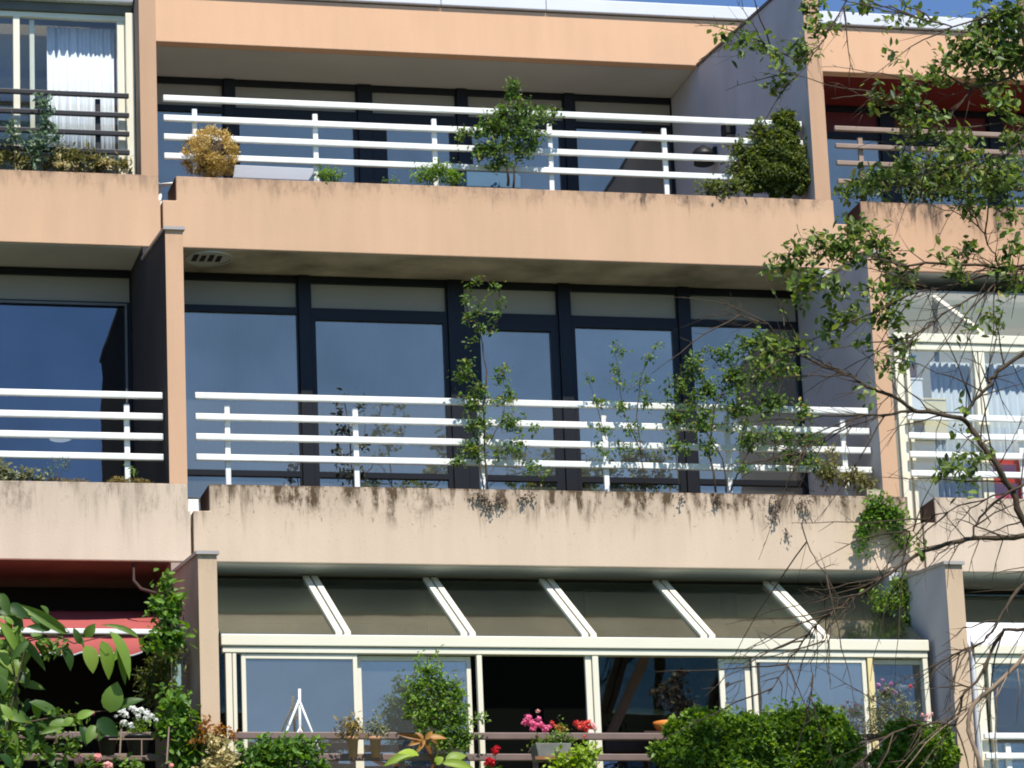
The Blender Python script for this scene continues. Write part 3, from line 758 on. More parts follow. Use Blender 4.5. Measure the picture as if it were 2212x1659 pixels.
for a, b in ((5.5, 6.31), (6.37, 7.2), (7.26, 8.1), (8.16, 10.9)):
    MB().prism([(YR2, 1.378), (YR2 + 1.15, 2.063), (YR2 + 1.15, 2.07), (YR2, 1.385)], a, b, 'x').build('roof_pane', MT['glass_clear'], cr)
cbox(cr, 5.5, 5.95, YR2 + .2, YR2 + .28, 1.36, 1.42, 'panel_grey', 'blind_box')
cbox(cr, 5.5, 10.9, YR2 + .98, YR2 + 1.0, -.33, 2.04, 'inner_grey', 'inner_screen', 0)
cbox(cr, 5.5, 10.9, YR2 + .1, YR2 + .9, -.35, -.325, 'curtain_grey', 'inner_floor', 0)

# right lean-to, lower storey
YR3 = YB + .22
cr = thing('glass_lean_to', 'cream glass lean-to cut off at the bottom right corner', 'conservatory', (8, YR3, -H - .33))
cbox(cr, 5.60, 10.9, YR3 - .02, YR3 + .05, -1.425, -1.365, 'cream', 'eaves_beam')
cbox(cr, 5.61, 10.9, YR3, YR3 + .05, -1.495, -1.430, 'cream', 'head_rail')
for x0, x1 in ((5.605, 5.665), (5.70, 5.73), (6.6, 6.65)): cbox(cr, x0, x1, YR3, YR3 + .05, -2.75, -1.5, 'cream', 'post')
cbox(cr, 5.732, 6.598, YR3 + .02, YR3 + .026, -2.75, -1.5, 'glass_clear', 'pane', 0)
cbox(cr, 6.652, 10.9, YR3 + .02, YR3 + .026, -2.75, -1.5, 'glass_clear', 'pane', 0)
MB().prism([(YR3, -1.36), (YR3 + .42, -1.12), (YR3 + .42, -1.10), (YR3, -1.34)], 5.60, 10.9, 'x').build('blind', MT['curtain_white'], cr)
MB().prism([(YR3 + .43, -1.115), (.3, -.70), (.3, -.69), (YR3 + .43, -1.10)], 5.60, 10.9, 'x').build('roof_pane', MT['glass_roof'], cr)
dp = MB().tube([(5.565, -.03, -.62), (5.565, -1.0, -1.3), (5.565, -1.03, -1.5), (5.565, -1.03, -3.4)], .022, 10).build('drain_pipe', MT['coping'], smooth=True)
tag(dp, 'pale drain pipe beside the lower right pillar', 'pipe')

# ================================================================== red awning
aw = thing('awning', 'red fabric awning with white front bar and scalloped valance at lower left', 'awning', (-2, -.2, -.7))
YA = -.46; ZA = at(200, 1357, YA)[2]
m = MB(); nx, ny = 24, 14
for j in range(ny + 1):
    t = j / ny; y = .60 + t * (YA - .60); z = -.82 + t * (ZA + .82) 
    for i in range(nx + 1):
        s = i / nx; x = -4.6 + s * (4.6 - .215)
        sag = -.035 * math.sin(math.pi * min(1, max(0, (x + 1.6) / 1.4))) * math.sin(math.pi * t)
        m.v.append((x, y, z + sag))
for j in range(ny):
    for i in range(nx):
        a = j * (nx + 1) + i; m.f.append((a, a + nx + 1, a + nx + 2, a + 1)); m.mi.append(0)
f = m.build('awning_cloth', MT['awning'], aw, smooth=True); f.modifiers.new('thickness', 'SOLIDIFY').thickness = .002
MB().box(-4.62, -.165, YA - .03, YA + .02, ZA - .046, ZA - .008).build('front_bar', MT['white_metal'], aw, bevel=.006)
m = MB(); n = 132
for i in range(n + 1):
    x = -4.6 + (4.6 - .42) * i / n
    zz = ZA - .165 - .03 * abs(math.sin(x * math.pi / .21)); yy = YA - .01 + .012 * math.sin(x * 17)
    m.v += [(x, YA - .01, ZA - .057), (x, yy, zz), (x, yy - .001, zz - .012)]
for i in range(n):
    a = i * 3; m.f += [(a, a + 1, a + 4, a + 3), (a + 1, a + 2, a + 5, a + 4)]; m.mi += [0, 1]
v = m.build('valance', [MT['awning'], MT['curtain_white']], aw, smooth=True); v.modifiers.new('thickness', 'SOLIDIFY').thickness = .002
MB().tube([(-.40, .04, -.60), (-.40, .03, -.72), (-.36, -.05, -.80), (-.24, -.15, -.86)], .012, 8).build('bracket_arm', MT['wood_dark'], aw, smooth=True)
o = MB().box(-.272, -.195, -.78, -.74, -1.66, -1.46).build('wall_box', MT['teal_panel'], bevel=.006); tag(o, 'pale teal box behind the vine under the awning end', 'box')

# ================================================================== loose items on the upper balcony
o = MB().prism([(2.80, YT + .5)] * 0 + [(0.66, 2.80), (1.20, 2.80), (1.36, 3.045), (0.70, 3.05)], YT + .55, YT + .58, 'y').build('table_top', MT['panel_grey'], origin=(1, YT + .56, 2.8), bevel=.005)
o.rotation_euler = (0, 0, 0); tag(o, 'pale grey folded table leaning behind the golden bush', 'table')
ch = thing('folding_chair', 'white folding chair frame behind the top left notch', 'chair', (.12, YT + .7, H - .33))
for a, b, nm in (((-.02, 2.96), (.10, 2.87), 'leg'), ((.10, 2.87), (.30, 2.90), 'seat_rail'), ((-.02, 2.72), (.14, 2.60), 'leg'), ((.12, 2.87), (.04, 2.45), 'leg'), ((.30, 2.90), (.24, 2.45), 'leg')):
    MB().tube([(a[0], YT + .6, a[1]), (b[0], YT + .6, b[1])], .016, 8).build(nm, MT['white_metal'], ch, smooth=True)
o = MB().box(.0, .16, YT + .45, YT + .47, 2.52, 2.70).build('seat', MT['white_metal'], ch, bevel=.005)
bb = at(1065, 383, YT + .55)
bt = thing('storage_tub', 'blue plastic tub with rounded corner behind the small shrub tree', 'tub', (bb[0], bb[1], H - .3))
MB().prism([(bb[0] - .22, bb[2] - .5), (bb[0] + .22, bb[2] - .5), (bb[0] + .235, bb[2] + .01), (bb[0] + .19, bb[2] + .055), (bb[0] - .22, bb[2] + .055)], bb[1], bb[1] + .3, 'y').build('body', MT['blue_plastic'], bt, bevel=.01)
MB().box(bb[0] - .23, bb[0] + .20, bb[1] - .01, bb[1] + .31, bb[2] + .057, bb[2] + .07).build('lid_rim', MT['blue_plastic'], bt)
p1 = at(1585, 281, 3.2); p1 = (W - .05, p1[1], p1[2])
def on_side(x, y):            # point of the partition's left face seen at picture x, y
    d = ray(x, y); t = (W - CAM[0]) / d[0]; return CAM + d * t
q = on_side(1584, 281)
wl_ = thing('wall_lamp', 'small black box lamp on the grey partition above the conifer', 'lamp', tuple(q))
MB().box(W - .09, W - .002, q[1] - .08, q[1] + .08, q[2] - .06, q[2] + .06).build('housing', MT['lamp_black'], wl_, bevel=.01)
MB().box(W - .075, W - .02, q[1] - .06, q[1] + .06, q[2] - .075, q[2] - .061).build('lamp_cover', MT['grey_frame'], wl_)
q = on_side(1548, 342)
wl_ = thing('wall_lantern', 'round black lantern on the grey partition left of the conifer', 'lamp', tuple(q))
MB().lathe([(.02, .11), (.07, .08), (.11, .03), (.11, .0), (.09, -.01)], (W - .12, q[1], q[2]), 16).build('shade', MT['lamp_black'], wl_, smooth=True)
MB().lathe([(.085, -.012), (.09, -.06), (.05, -.075)], (W - .12, q[1], q[2]), 16).build('bowl', MT['lamp_black'], wl_, smooth=True)
MB().box(W - .03, W - .002, q[1] - .03, q[1] + .03, q[2] - .02, q[2] + .1).build('bracket', MT['lamp_black'], wl_)

o = MB().box(.018, .10, .12, .20, -.30, -.085).build('plastic_block', MT['white_metal'], bevel=.005); tag(o, 'small white block behind the notch of the middle parapet', 'block')
# ------------------------------------------------------------------ middle left flat, seen through the glass
q = at(128, 995, YWM + .5)
cb = thing('cabinet', 'dark cabinet with a glowing lamp disc behind the middle left window', 'cabinet', (q[0], YWM + .5, -.33))
MB().box(-.98, -.42, YWM + .5, YWM + .9, -.3, 1.0).build('body', MT['room_black'], cb)
MB().box(-.90, -.50, YWM + .48, YWM + .499, .52, .60).build('shelf_front', MT['grey_frame'], cb)
q = at(128, 954, YWM + .47)
em = bpy.data.materials.new('lamp_glow'); em.use_nodes = True; e = em.node_tree.nodes['Principled BSDF']; e.inputs['Emission Color'].default_value = (1, .85, .6, 1); e.inputs['Emission Strength'].default_value = 3.0
o = MB().lathe([(.01, .02), (.05, .015), (.085, .0), (.05, -.012)], (q[0], YWM + .40, q[2]), 20).build('lamp_disc', em, smooth=True); tag(o, 'small glowing disc lamp seen in the middle left window', 'lamp')
MB().box(-1.6, -.99, YWM + .3, YWM + .33, -.3, 1.25).build('screen', MT['curtain_grey'], None) and tag(bpy.data.objects['screen'], 'pale grey screen behind the middle left window', 'screen')

# ------------------------------------------------------------------ things inside the right lean-to
def sbox(name, label, cat, xd0, xd1, yd0, yd1, Y, mat, dep=.25, parts=None):
    a = at(xd0, yd1, Y); b = at(xd1, yd0, Y)
    t = thing(name, label, cat, ((a[0] + b[0]) / 2, Y, a[2]))
    MB().box(a[0], b[0], Y, Y + dep, a[2], b[2] - .012).build('body', MT[mat], t, bevel=.006)
    MB().box(a[0] - .006, b[0] + .006, Y - .006, Y + dep + .006, b[2] - .011, b[2] + .004).build('lid', MT[mat], t, bevel=.003)
    return t
sbox('storage_box', 'white box stacked inside the right lean-to beside the pillar', 'box', 1950, 1992, 818, 890, .34, 'curtain_white')
sbox('storage_box', 'cream carton leaning inside the right lean-to', 'box', 1998, 2043, 862, 935, .36, 'card')
sbox('storage_box', 'peach coloured box high inside the right lean-to', 'box', 1948, 1980, 790, 812, .42, 'terracotta', .1)
sbox('storage_box', 'blue box on top of the peach box in the lean-to', 'box', 1950, 1978, 768, 787, .42, 'blue_plastic', .1)
rc = thing('garden_chair', 'red cloth garden chair at the right edge behind the branches', 'chair', (6.6, .32, -.33))
a = at(2145, 1040, .34); b = at(2240, 982, .34)
MB().box(a[0], b[0], .34, .37, .04, b[2]).build('backrest', MT['red_cloth'], rc, bevel=.01)
MB().box(a[0], b[0], .372, .75, .0, .03).build('seat', MT['red_cloth'], rc, bevel=.01)
for xx in (a[0] + .02, b[0] - .05):
    for yy in (.38, .72): MB().box(xx, xx + .03, yy, yy + .03, -.33, -.001).build('leg', MT['white_metal'], rc)
o = MB().box(5.362, 5.47, .10, .30, .004, .075).build('concrete_block', MT['par_mid_left'], origin=(5.4, .2, .075)); tag(o, 'small concrete block at the foot of the right middle pillar', 'block')
o = MB().box(5.22, 5.36, .02, .26, .004, .055).build('kerb_stone', MT['par_mid_left'], origin=(5.3, .2, .055)); tag(o, 'flat stone beside the weeds on the middle parapet', 'stone')

# ------------------------------------------------------------------ white tripod, pots, planter below
tp = thing('tripod_stand', 'white folding tripod stand in front of the lower left pane', 'stand', tuple(at(645, 1600, YC - .12)))
Yt = YC - .12
top = at(647, 1488, Yt)
for bx, by, nm, rr in ((648, 1590, 'pole', .010), (612, 1598, 'leg', .008), (688, 1616, 'leg', .008), (634, 1598, 'brace', .006), (662, 1600, 'brace', .006)):
    s0 = {'pole': at(647, 1488, Yt), 'leg': at(646, 1512, Yt), 'brace': at(648, 1573, Yt)}[nm]
    e0 = at(bx, by, Yt + (-.05 if bx < 640 else .04)); e1 = s0 + (e0 - s0) * 1.6 if nm != 'brace' else e0
    MB().tube([tuple(s0), tuple(e1)], rr, 8).build(nm, MT['white_metal'], tp, smooth=True)
def pot(label, xd, yd0, yd1, wd, Y, mat, leaf_kind, leaf_mat, group=None, crown=(20, 22), n=90, ls=.035, cat='potted plant', name='potted_plant', cy=None):
    b = at(xd, yd1, Y); t_ = at(xd, yd0, Y); r = wd * PX / 2; h = t_[2] - b[2]
    t = thing(name, label, cat, tuple(b), group)
    MB().lathe([(r * .72, 0), (r * .95, h * .82), (r * 1.08, h * .84), (r * 1.08, h), (r * .9, h), (r * .88, h * .93)], b, 20).build('pot', MT[mat], t, smooth=True)
    MB().lathe([(r * .86, h * .90), (r * .86, h * .92)], b, 16).build('soil', MT['soil'], t)
    p = Plant(t, leaf_kind, MT[leaf_mat], MT['twig'], ls)
    c = (b[0], b[1], t_[2] + crown[1] * PX * .8)
    p.cluster(c, (crown[0] * PX, crown[0] * PX * .8, crown[1] * PX), n, anchor=(b[0], b[1], t_[2] - .01))
    p.finish(12)
    return t
Yp = YB + .09
pot('terracotta pot with rusty fern leaves, left of the pair on the railing', 763, 1592, 1636, 24, Yp - .07, 'terracotta', 'lance', 'leaf_moss', crown=(30, 28), n=120, ls=.05)
pot('terracotta pot with grey green sprigs, right of the pair on the railing', 812, 1592, 1636, 24, Yp - .07, 'terracotta', 'oval', 'leaf_grey', crown=(24, 26), n=140, ls=.026)
# black flower pots with white daisies under the awning
t = pot('black pot with white daisy cushion in front of the awning', 298, 1590, 1630, 50, YB - .07, 'black_plastic', 'oval', 'leaf_hedge', crown=(40, 18), n=120, ls=.03)
t2 = pot('black pot with orange bloom left of the daisies', 232, 1592, 1630, 40, YB - .07, 'black_plastic', 'oval', 'leaf_hedge', crown=(22, 14), n=60, ls=.03)

def flower(parent, xd, yd, Y, rd, mat, n=22, name='bloom', dome=True):
    c = at(xd, yd, Y); r = rd * PX
    n = int(n * 2.4); u = rnd_dir(n, (0, -.7, .45)); w = rnd_dir(n) * .9
    P = c + u * r * rng.uniform(.35, .85, (n, 1)) - unit(np.cross(u, w)) * r * .25
    w2 = unit(np.cross(u, w)); N = unit(u + rnd_dir(n) * .35)
    leaf_mesh(P, w2, N, np.full(n, r) * rng.uniform(.45, .75, n), 'petal', name, MT[mat], parent, stuff=False)
for x, y, r in ((262, 1538, 12), (272, 1545, 9), (292, 1535, 11), (305, 1536, 10), (318, 1541, 10), (328, 1548, 8), (298, 1548, 8), (316, 1552, 9), (268, 1562, 9), (283, 1568, 9), (338, 1556, 6), (282, 1530, 7), (250, 1548, 5)):
    flower(t, x, y, YB - .12, r, 'petal_white', 16)
flower(t2, 220, 1586, YB - .12, 11, 'petal_orange', 14); flower(t2, 214, 1578, YB - .10, 7, 'petal_orange', 10)
# wire holder around the black pots
wh = thing('wire_holder', 'thin wire pot holder hooked over the brown railing', 'holder', tuple(at(265, 1630, YB - .17)))
for (xa, ya, xb, yb_, nm) in ((235, 1597, 330, 1597, 'wire'), (230, 1634, 315, 1634, 'wire'), (262, 1575, 258, 1642, 'hook'), (365, 1570, 360, 1650, 'hook'), (306, 1597, 306, 1634, 'wire')):
    MB().tube([tuple(at(xa, ya, YB - .17)), tuple(at(xb, yb_, YB - .17))], .006 if nm == 'hook' else .004, 6).build(nm, MT['brown_rail_light'], wh)
# geranium trough
a = at(1155, 1640, YB - .12); b = at(1232, 1607, YB - .12)
gt = thing('flower_trough', 'weathered grey trough with pink, yellow and coral geraniums on the railing', 'planter', ((a[0] + b[0]) / 2, YB - .1, a[2]))
MB().prism([(a[0] + .02, a[2]), (b[0] - .02, a[2]), (b[0], b[2]), (a[0], b[2])], YB - .16, YB + .02, 'y').build('trough', MT['grey_box'], gt, bevel=.006)
MB().box(a[0] - .01, b[0] + .01, YB - .175, YB - .161, a[2] - .012, a[2] + .012).build('bracket', MT['rust'], gt)
p = Plant(gt, 'oval', MT['leaf_hedge'], MT['twig'], .032)
p.cluster(at(1200, 1596, YB - .08), (.19, .08, .07), 170, anchor=at(1195, 1610, YB - .07)); p.finish(30)
for x, y, r in ((1140, 1553, 12), (1133, 1561, 9), (1146, 1562, 11), (1155, 1568, 11), (1163, 1554, 9), (1168, 1566, 11), (1177, 1575, 11), (1150, 1575, 9), (1186, 1571, 7)): flower(gt, x, y, YB - .1, r, 'petal_pink', 16)
for x, y, r in ((1192, 1562, 7), (1197, 1568, 6)): flower(gt, x, y, YB - .1, r, 'petal_coral', 12)
for x, y, r in ((1205, 1571, 9), (1215, 1574, 9), (1210, 1580, 7), (1224, 1577, 5)): flower(gt, x, y, YB - .1, r, 'petal_yellow', 14)
for x, y, r in ((1246, 1564, 10), (1258, 1566, 11), (1270, 1564, 11), (1252, 1573, 9), (1266, 1575, 9), (1276, 1572, 7), (1263, 1591, 5)): flower(gt, x, y, YB - .1, r, 'petal_coral', 16)
for x, y, r in ((1162, 1537, 6), (1280, 1567, 8), (1284, 1574, 8)): flower(gt, x, y, YB - .12, r, 'petal_rose', 12)
# red carnation-like blooms
rb = thing('red_flower_plant', 'plant with two round bright red blooms below the dark opening', 'plant', tuple(at(1062, 1668, YB - .1)))
for x, y, r in ((1071, 1621, 10), (1074, 1617, 8), (1068, 1626, 8), (1055, 1643, 9), (1062, 1647, 10), (1050, 1650, 7)): flower(rb, x, y, YB - .14, r, 'petal_red', 26)
p = Plant(rb, 'oval', MT['leaf_hedge'], MT['twig'], .03); p.stem([at(1062, 1680, YB - .1), at(1072, 1624, YB - .12)], .004, .002, 'stem'); p.cluster(at(1068, 1668, YB - .08), (.1, .06, .04), 50); p.finish(6)
# pink roses bottom left
rp = thing('rose_plant', 'rose plant with three pale pink blooms at the bottom left', 'rose', tuple(at(205, 1690, YB - .25)))
for x, y, r in ((172, 1642, 13), (211, 1637, 11), (233, 1656, 12), (121, 1602, 5), (370, 1655, 7)): flower(rp, x, y, YB - .3, r, 'petal_rose', 30)
p = Plant(rp, 'oval', MT['leaf_laurel'], MT['twig'], .05)
for x, y, rx, ry, n in ((150, 1610, 35, 18, 46), (195, 1660, 60, 14, 50), (280, 1655, 30, 14, 40), (110, 1640, 16, 14, 14)):
    p.cluster(at(x, y, YB - .25), (rx * PX, .10, ry * PX), n)
p.finish(50)
flower(rp, 200, 1541, YB - .3, 7, 'petal_magenta', 12)

# ================================================================== plants of the parapets
def bush(name, label, cat, cen, Y, leaf_kind, leaf_mat, ls, clusters, base=None, singles=0, stems=(), wood='twig', group=None, depth=.7, twr=.003):
    bx, by = base if base else (cen[0], cen[1])
    t = thing(name, label, cat, tuple(at(bx, by, Y)), group)
    p = Plant(t, leaf_kind, MT[leaf_mat], MT[wood], ls)
    if name == 'creeper': p.MULT = 1.25
    for st in stems:
        pts, r0, r1 = st
        p.stem([at(x, y, Y + (rng.normal() * .02)) for x, y in pts], r0, r1, 'stem', jitter=.006)
    for c in clusters:
        x, y, rx, ry, n = c[:5]; mode = c[5] if len(c) > 5 else 'c'; dy = c[6] if len(c) > 6 else 0
        ctr = at(x, y, Y + dy)
        r = (rx * PX, max(rx, ry) * PX * depth if mode == 'c' else min(rx, ry) * PX * 1.0, ry * PX)
        if mode == 's': p.shell(ctr, r, n)
        elif mode == 'l': p.shell(ctr, np.array(r) * .82, int(n * .5)); p.lumps(ctr, r, 26, n * .14)
        else: p.cluster(ctr, r, n, twr=twr)
    p.finish(singles)
    return t, p

# golden globe bush
c = at(455, 334, YT + .21)
t = thing('golden_bush', 'round golden yellow clipped bush on the left of the top parapet', 'bush', (c[0], c[1], H))
p = Plant(t, 'lance', MT['leaf_gold'], MT['twig'], .040)
R = 59 * PX * 1.06
seeds = rnd_dir(150) 
for k in range(150):          # little upright sprays, one per seed
    u = seeds[k]; n = 60; q = c + u * R * rng.uniform(.80, .97) * np.array([1, 1, .97])
    P_ = q + rng.normal(size=(n, 3)) * R * .085
    p.add(P_, unit(rnd_dir(n) * .6 + u * .5 + np.array([0, 0, .25])), unit(rnd_dir(n) * .5 + u), .019 * rng.uniform(.6, 1.2, n))
p.kind = 'oval'
p.finish(0)
MB().lathe([(R * .25, -R * .6), (R * .45, -R * .4), (R * .58, 0), (R * .45, R * .4), (R * .12, R * .58)], c, 16).build('inner_branches', MT['bark'], t, smooth=True)
MB().tube([(c[0], c[1], H), (c[0], c[1], c[2] - R * .5)], .02, 8).build('stem', MT['bark'], t)

bush('tuft', 'small green tuft on the top parapet behind the second post', 'plant', (708, 372), YT + .07, 'lance', 'leaf_fresh', .045, [(700, 376, 22, 14, 90), (724, 378, 20, 11, 70)], base=(708, 390), singles=20)
bush('seedling', 'tiny seedling on the top parapet between two green tufts', 'plant', (850, 390), YT + .2, 'oval', 'leaf_fresh', .024, [(850, 388, 10, 6, 14), (832, 390, 5, 2, 5)], base=(850, 396), singles=6)
bush('leafy_tuft', 'yellow green leafy tuft left of the small shrub tree', 'plant', (950, 375), YT + .07, 'lance', 'leaf_fresh', .05, [(920, 380, 22, 16, 90), (950, 370, 30, 20, 140), (982, 384, 22, 14, 90)], base=(950, 400), singles=30)
bush('shrub_tree', 'small shrub tree with open green crown in front of the top railing', 'shrub',
     (1090, 300), YT + .02, 'oval', 'leaf_rose', .038,
     [(1110, 205, 22, 32, 90), (1085, 245, 40, 22, 130), (1130, 240, 42, 24, 130), (1060, 275, 50, 28, 190), (1120, 285, 55, 32, 230), (1000, 285, 42, 14, 80), (1170, 250, 38, 16, 80), (1060, 320, 48, 24, 170), (1120, 325, 40, 24, 120), (1085, 350, 30, 20, 90), (1195, 245, 18, 10, 24), (1150, 300, 30, 26, 70), (1108, 182, 12, 16, 26), (1030, 330, 20, 16, 40)],
     base=(1100, 402), singles=160, stems=(([(1098, 404), (1096, 370), (1088, 330), (1082, 280), (1095, 220)], .012, .004), ([(1108, 404), (1112, 365), (1125, 320), (1140, 280)], .010, .003), ([(1092, 350), (1060, 320), (1010, 292)], .006, .002), ([(1122, 322), (1160, 290), (1190, 255)], .005, .002)), wood='bark')
bush('conifer_bush', 'dense dark green conifer bush at the right end of the top parapet', 'conifer',
     (1665, 340), YT + .20, 'oval', 'leaf_conifer', .036,
     [(1692, 275, 30, 34, 800, 'l'), (1680, 315, 46, 44, 1300, 'l'), (1690, 350, 64, 48, 1800, 'l'), (1665, 385, 84, 44, 2100, 'l'), (1712, 395, 54, 32, 1000, 'l'), (1625, 345, 34, 34, 400, 'l'), (1640, 300, 34, 30, 260), (1600, 372, 40, 30, 260), (1740, 330, 20, 34, 160), (1695, 262, 24, 26, 220), (1600, 330, 30, 40, 260), (1745, 370, 22, 40, 240), (1640, 280, 26, 20, 140), (1700, 250, 10, 12, 60)],
     base=(1670, 425), singles=0, stems=(([(1675, 425), (1685, 340), (1692, 260)], .02, .005),), wood='bark')
bush('trailing_plant', 'low dark trailing plant at the foot of the conifer bush', 'plant', (1550, 402), YT + .05, 'oval', 'leaf_conifer', .036, [(1540, 402, 40, 12, 130), (1590, 398, 34, 18, 130), (1565, 410, 50, 8, 120)], base=(1560, 418), singles=40)
# top left balcony plants
bush('grass_tuft', 'olive grassy mat along the top left parapet', 'plants', (150, 345), YT + .2, 'lance', 'leaf_olive', .05, [(20, 335, 28, 26, 160), (60, 350, 40, 16, 160), (130, 342, 44, 22, 260), (170, 345, 40, 20, 220), (220, 352, 46, 14, 220), (262, 356, 16, 10, 60)], base=(150, 366), singles=60)
bush('tall_herb', 'tall bluish green herb in front of the charcoal railing', 'plant', (98, 290), YT + .08, 'oval', 'leaf_bluish', .040, [(98, 225, 16, 26, 40), (102, 262, 20, 26, 60), (80, 300, 28, 26, 80), (110, 300, 20, 26, 60), (74, 335, 16, 26, 50), (30, 285, 22, 40, 50)], base=(90, 366), singles=60, stems=(([(88, 366), (96, 300), (98, 210)], .005, .002), ([(60, 366), (74, 320), (108, 275)], .004, .002), ([(30, 366), (34, 300), (24, 230)], .004, .002)))
bush('pale_flower_plant', 'low plant with creamy blossoms at the right end of the top left parapet', 'plant', (225, 352), YT + .1, 'oval', 'leaf_cream', .026, [(232, 348, 24, 9, 70), (140, 356, 40, 8, 60), (120, 340, 12, 10, 24)], base=(225, 366), singles=30)
# middle left balcony
bush('hanging_plant', 'pale green plant spilling over the left end of the middle parapet', 'plant', (30, 1035), .1, 'oval', 'leaf_grey', .042, [(6, 1015, 18, 20, 60), (20, 1035, 30, 20, 130), (55, 1030, 22, 14, 80), (88, 1040, 12, 8, 30), (10, 1060, 10, 12, 24), (52, 1058, 8, 14, 14)], base=(30, 1048), singles=80)
bush('moss_cushion', 'yellow brown moss cushion on the middle left parapet', 'moss', (145, 1040), .12, 'needle', 'leaf_moss', .022, [(125, 1040, 26, 8, 500, 's'), (165, 1042, 28, 7, 500, 's')], base=(145, 1048))
bush('moss_cushion', 'yellow moss cushion around the railing post near the left pillar', 'moss', (275, 1040), .12, 'needle', 'leaf_moss', .022, [(255, 1040, 24, 9, 500, 's'), (292, 1042, 34, 7, 600, 's')], base=(275, 1048))
bush('sprig', 'dark green sprig growing from the brown moss cushion', 'plant', (122, 1010), .10, 'lance', 'leaf_bluish', .032, [(115, 1015, 12, 16, 30), (135, 1005, 12, 16, 22)], base=(120, 1045), singles=30, stems=(([(118, 1045), (122, 1010), (112, 985)], .003, .001), ([(122, 1045), (138, 1008), (150, 982)], .003, .001)))
bush('sprig', 'small green sprig beside the white post near the left pillar', 'plant', (291, 1015), .10, 'lance', 'leaf_fresh', .026, [(291, 1018, 7, 18, 26)], base=(291, 1042), singles=16)
# middle balcony climbing roses
bush('climbing_rose', 'tall thin climbing rose with a leafy loop near the black window frame', 'rose',
     (1045, 850), .06, 'oval', 'leaf_rose', .034,
     [(1025, 612, 14, 10, 16), (1065, 618, 18, 12, 18), (1008, 640, 12, 26, 24), (1080, 655, 10, 24, 18), (1012, 682, 16, 16, 24), (1045, 670, 28, 16, 22), (1066, 690, 18, 20, 24), (1040, 715, 28, 14, 30), (1022, 735, 12, 8, 12), (1010, 790, 26, 14, 40), (1000, 815, 30, 18, 60), (1040, 840, 30, 22, 70), (1085, 810, 24, 26, 50), (1020, 870, 34, 26, 110), (1095, 860, 34, 24, 70), (1030, 920, 44, 26, 130), (1100, 915, 40, 26, 110), (1025, 970, 50, 26, 120), (1105, 970, 50, 22, 100), (1150, 1010, 36, 22, 50), (990, 1000, 36, 12, 40), (1150, 930, 16, 20, 20)],
     base=(1050, 1056), singles=220, depth=.35, stems=(([(1052, 1058), (1050, 980), (1046, 880), (1050, 800), (1044, 740), (1030, 700), (1012, 665), (1020, 620), (1050, 606), (1080, 630), (1082, 680), (1050, 725)], .007, .002), ([(1044, 1058), (1034, 980), (1012, 860), (1000, 790)], .005, .002), ([(1052, 960), (1085, 900), (1095, 830)], .004, .002)), wood='bark')
bush('climbing_rose', 'sparse climbing rose with two bare leafy tips before the fourth pane', 'rose',
     (1370, 880), .05, 'oval', 'leaf_rose', .032,
     [(1328, 745, 10, 14, 14), (1345, 762, 14, 12, 16), (1420, 748, 12, 14, 14), (1400, 775, 16, 16, 18), (1325, 800, 22, 16, 24), (1270, 815, 14, 18, 16), (1345, 830, 24, 16, 26), (1390, 820, 20, 22, 30), (1290, 870, 24, 22, 34), (1340, 880, 30, 22, 44), (1395, 870, 24, 26, 44), (1310, 930, 30, 20, 44), (1370, 930, 26, 20, 40), (1300, 975, 26, 14, 26), (1350, 965, 30, 14, 30)],
     base=(1395, 1060), singles=120, depth=.35, stems=(([(1396, 1060), (1388, 990), (1376, 900), (1385, 810), (1425, 735)], .006, .0015), ([(1388, 980), (1350, 900), (1335, 800), (1322, 735)], .004, .0015), ([(1312, 950), (1290, 880), (1262, 800)], .003, .0015)), wood='bark')
bush('rose_bush', 'large bushy rose with dense leaves across the right of the middle railing', 'rose',
     (1580, 860), .04, 'oval', 'leaf_rose', .038,
     [(1500, 790, 44, 30, 120), (1560, 765, 40, 26, 90), (1620, 740, 50, 34, 150), (1680, 745, 44, 26, 110), (1470, 840, 40, 34, 130), (1530, 840, 50, 34, 180), (1590, 820, 50, 36, 190), (1650, 800, 46, 36, 170), (1700, 790, 30, 36, 90), (1460, 900, 44, 30, 130), (1520, 910, 44, 34, 150), (1600, 890, 50, 34, 190), (1670, 870, 46, 34, 150), (1740, 890, 36, 20, 80), (1620, 950, 46, 26, 120), (1690, 940, 40, 26, 100), (1750, 950, 34, 22, 80), (1540, 970, 36, 20, 60), (1700, 990, 40, 20, 80), (1460, 960, 30, 18, 50), (1600, 1010, 24, 16, 30), (1750, 1000, 40, 16, 60)],
     base=(1560, 1062), singles=280, depth=.4, stems=(([(1548, 1064), (1535, 980), (1545, 880), (1590, 780), (1650, 720)], .010, .003), ([(1570, 1064), (1560, 990), (1500, 880), (1470, 800)], .007, .002), ([(1575, 1064), (1620, 960), (1680, 860), (1700, 780)], .007, .002), ([(1468, 1064), (1460, 980), (1455, 900)], .005, .002)), wood='bark')
bush('weeds', 'patch of green weeds at the right end of the middle parapet', 'weeds', (1820, 1020), .12, 'lance', 'leaf_olive', .05, [(1790, 1020, 34, 34, 150), (1840, 1030, 34, 26, 150), (1870, 1040, 20, 20, 60), (1800, 990, 20, 24, 50)], base=(1820, 1064), singles=60)
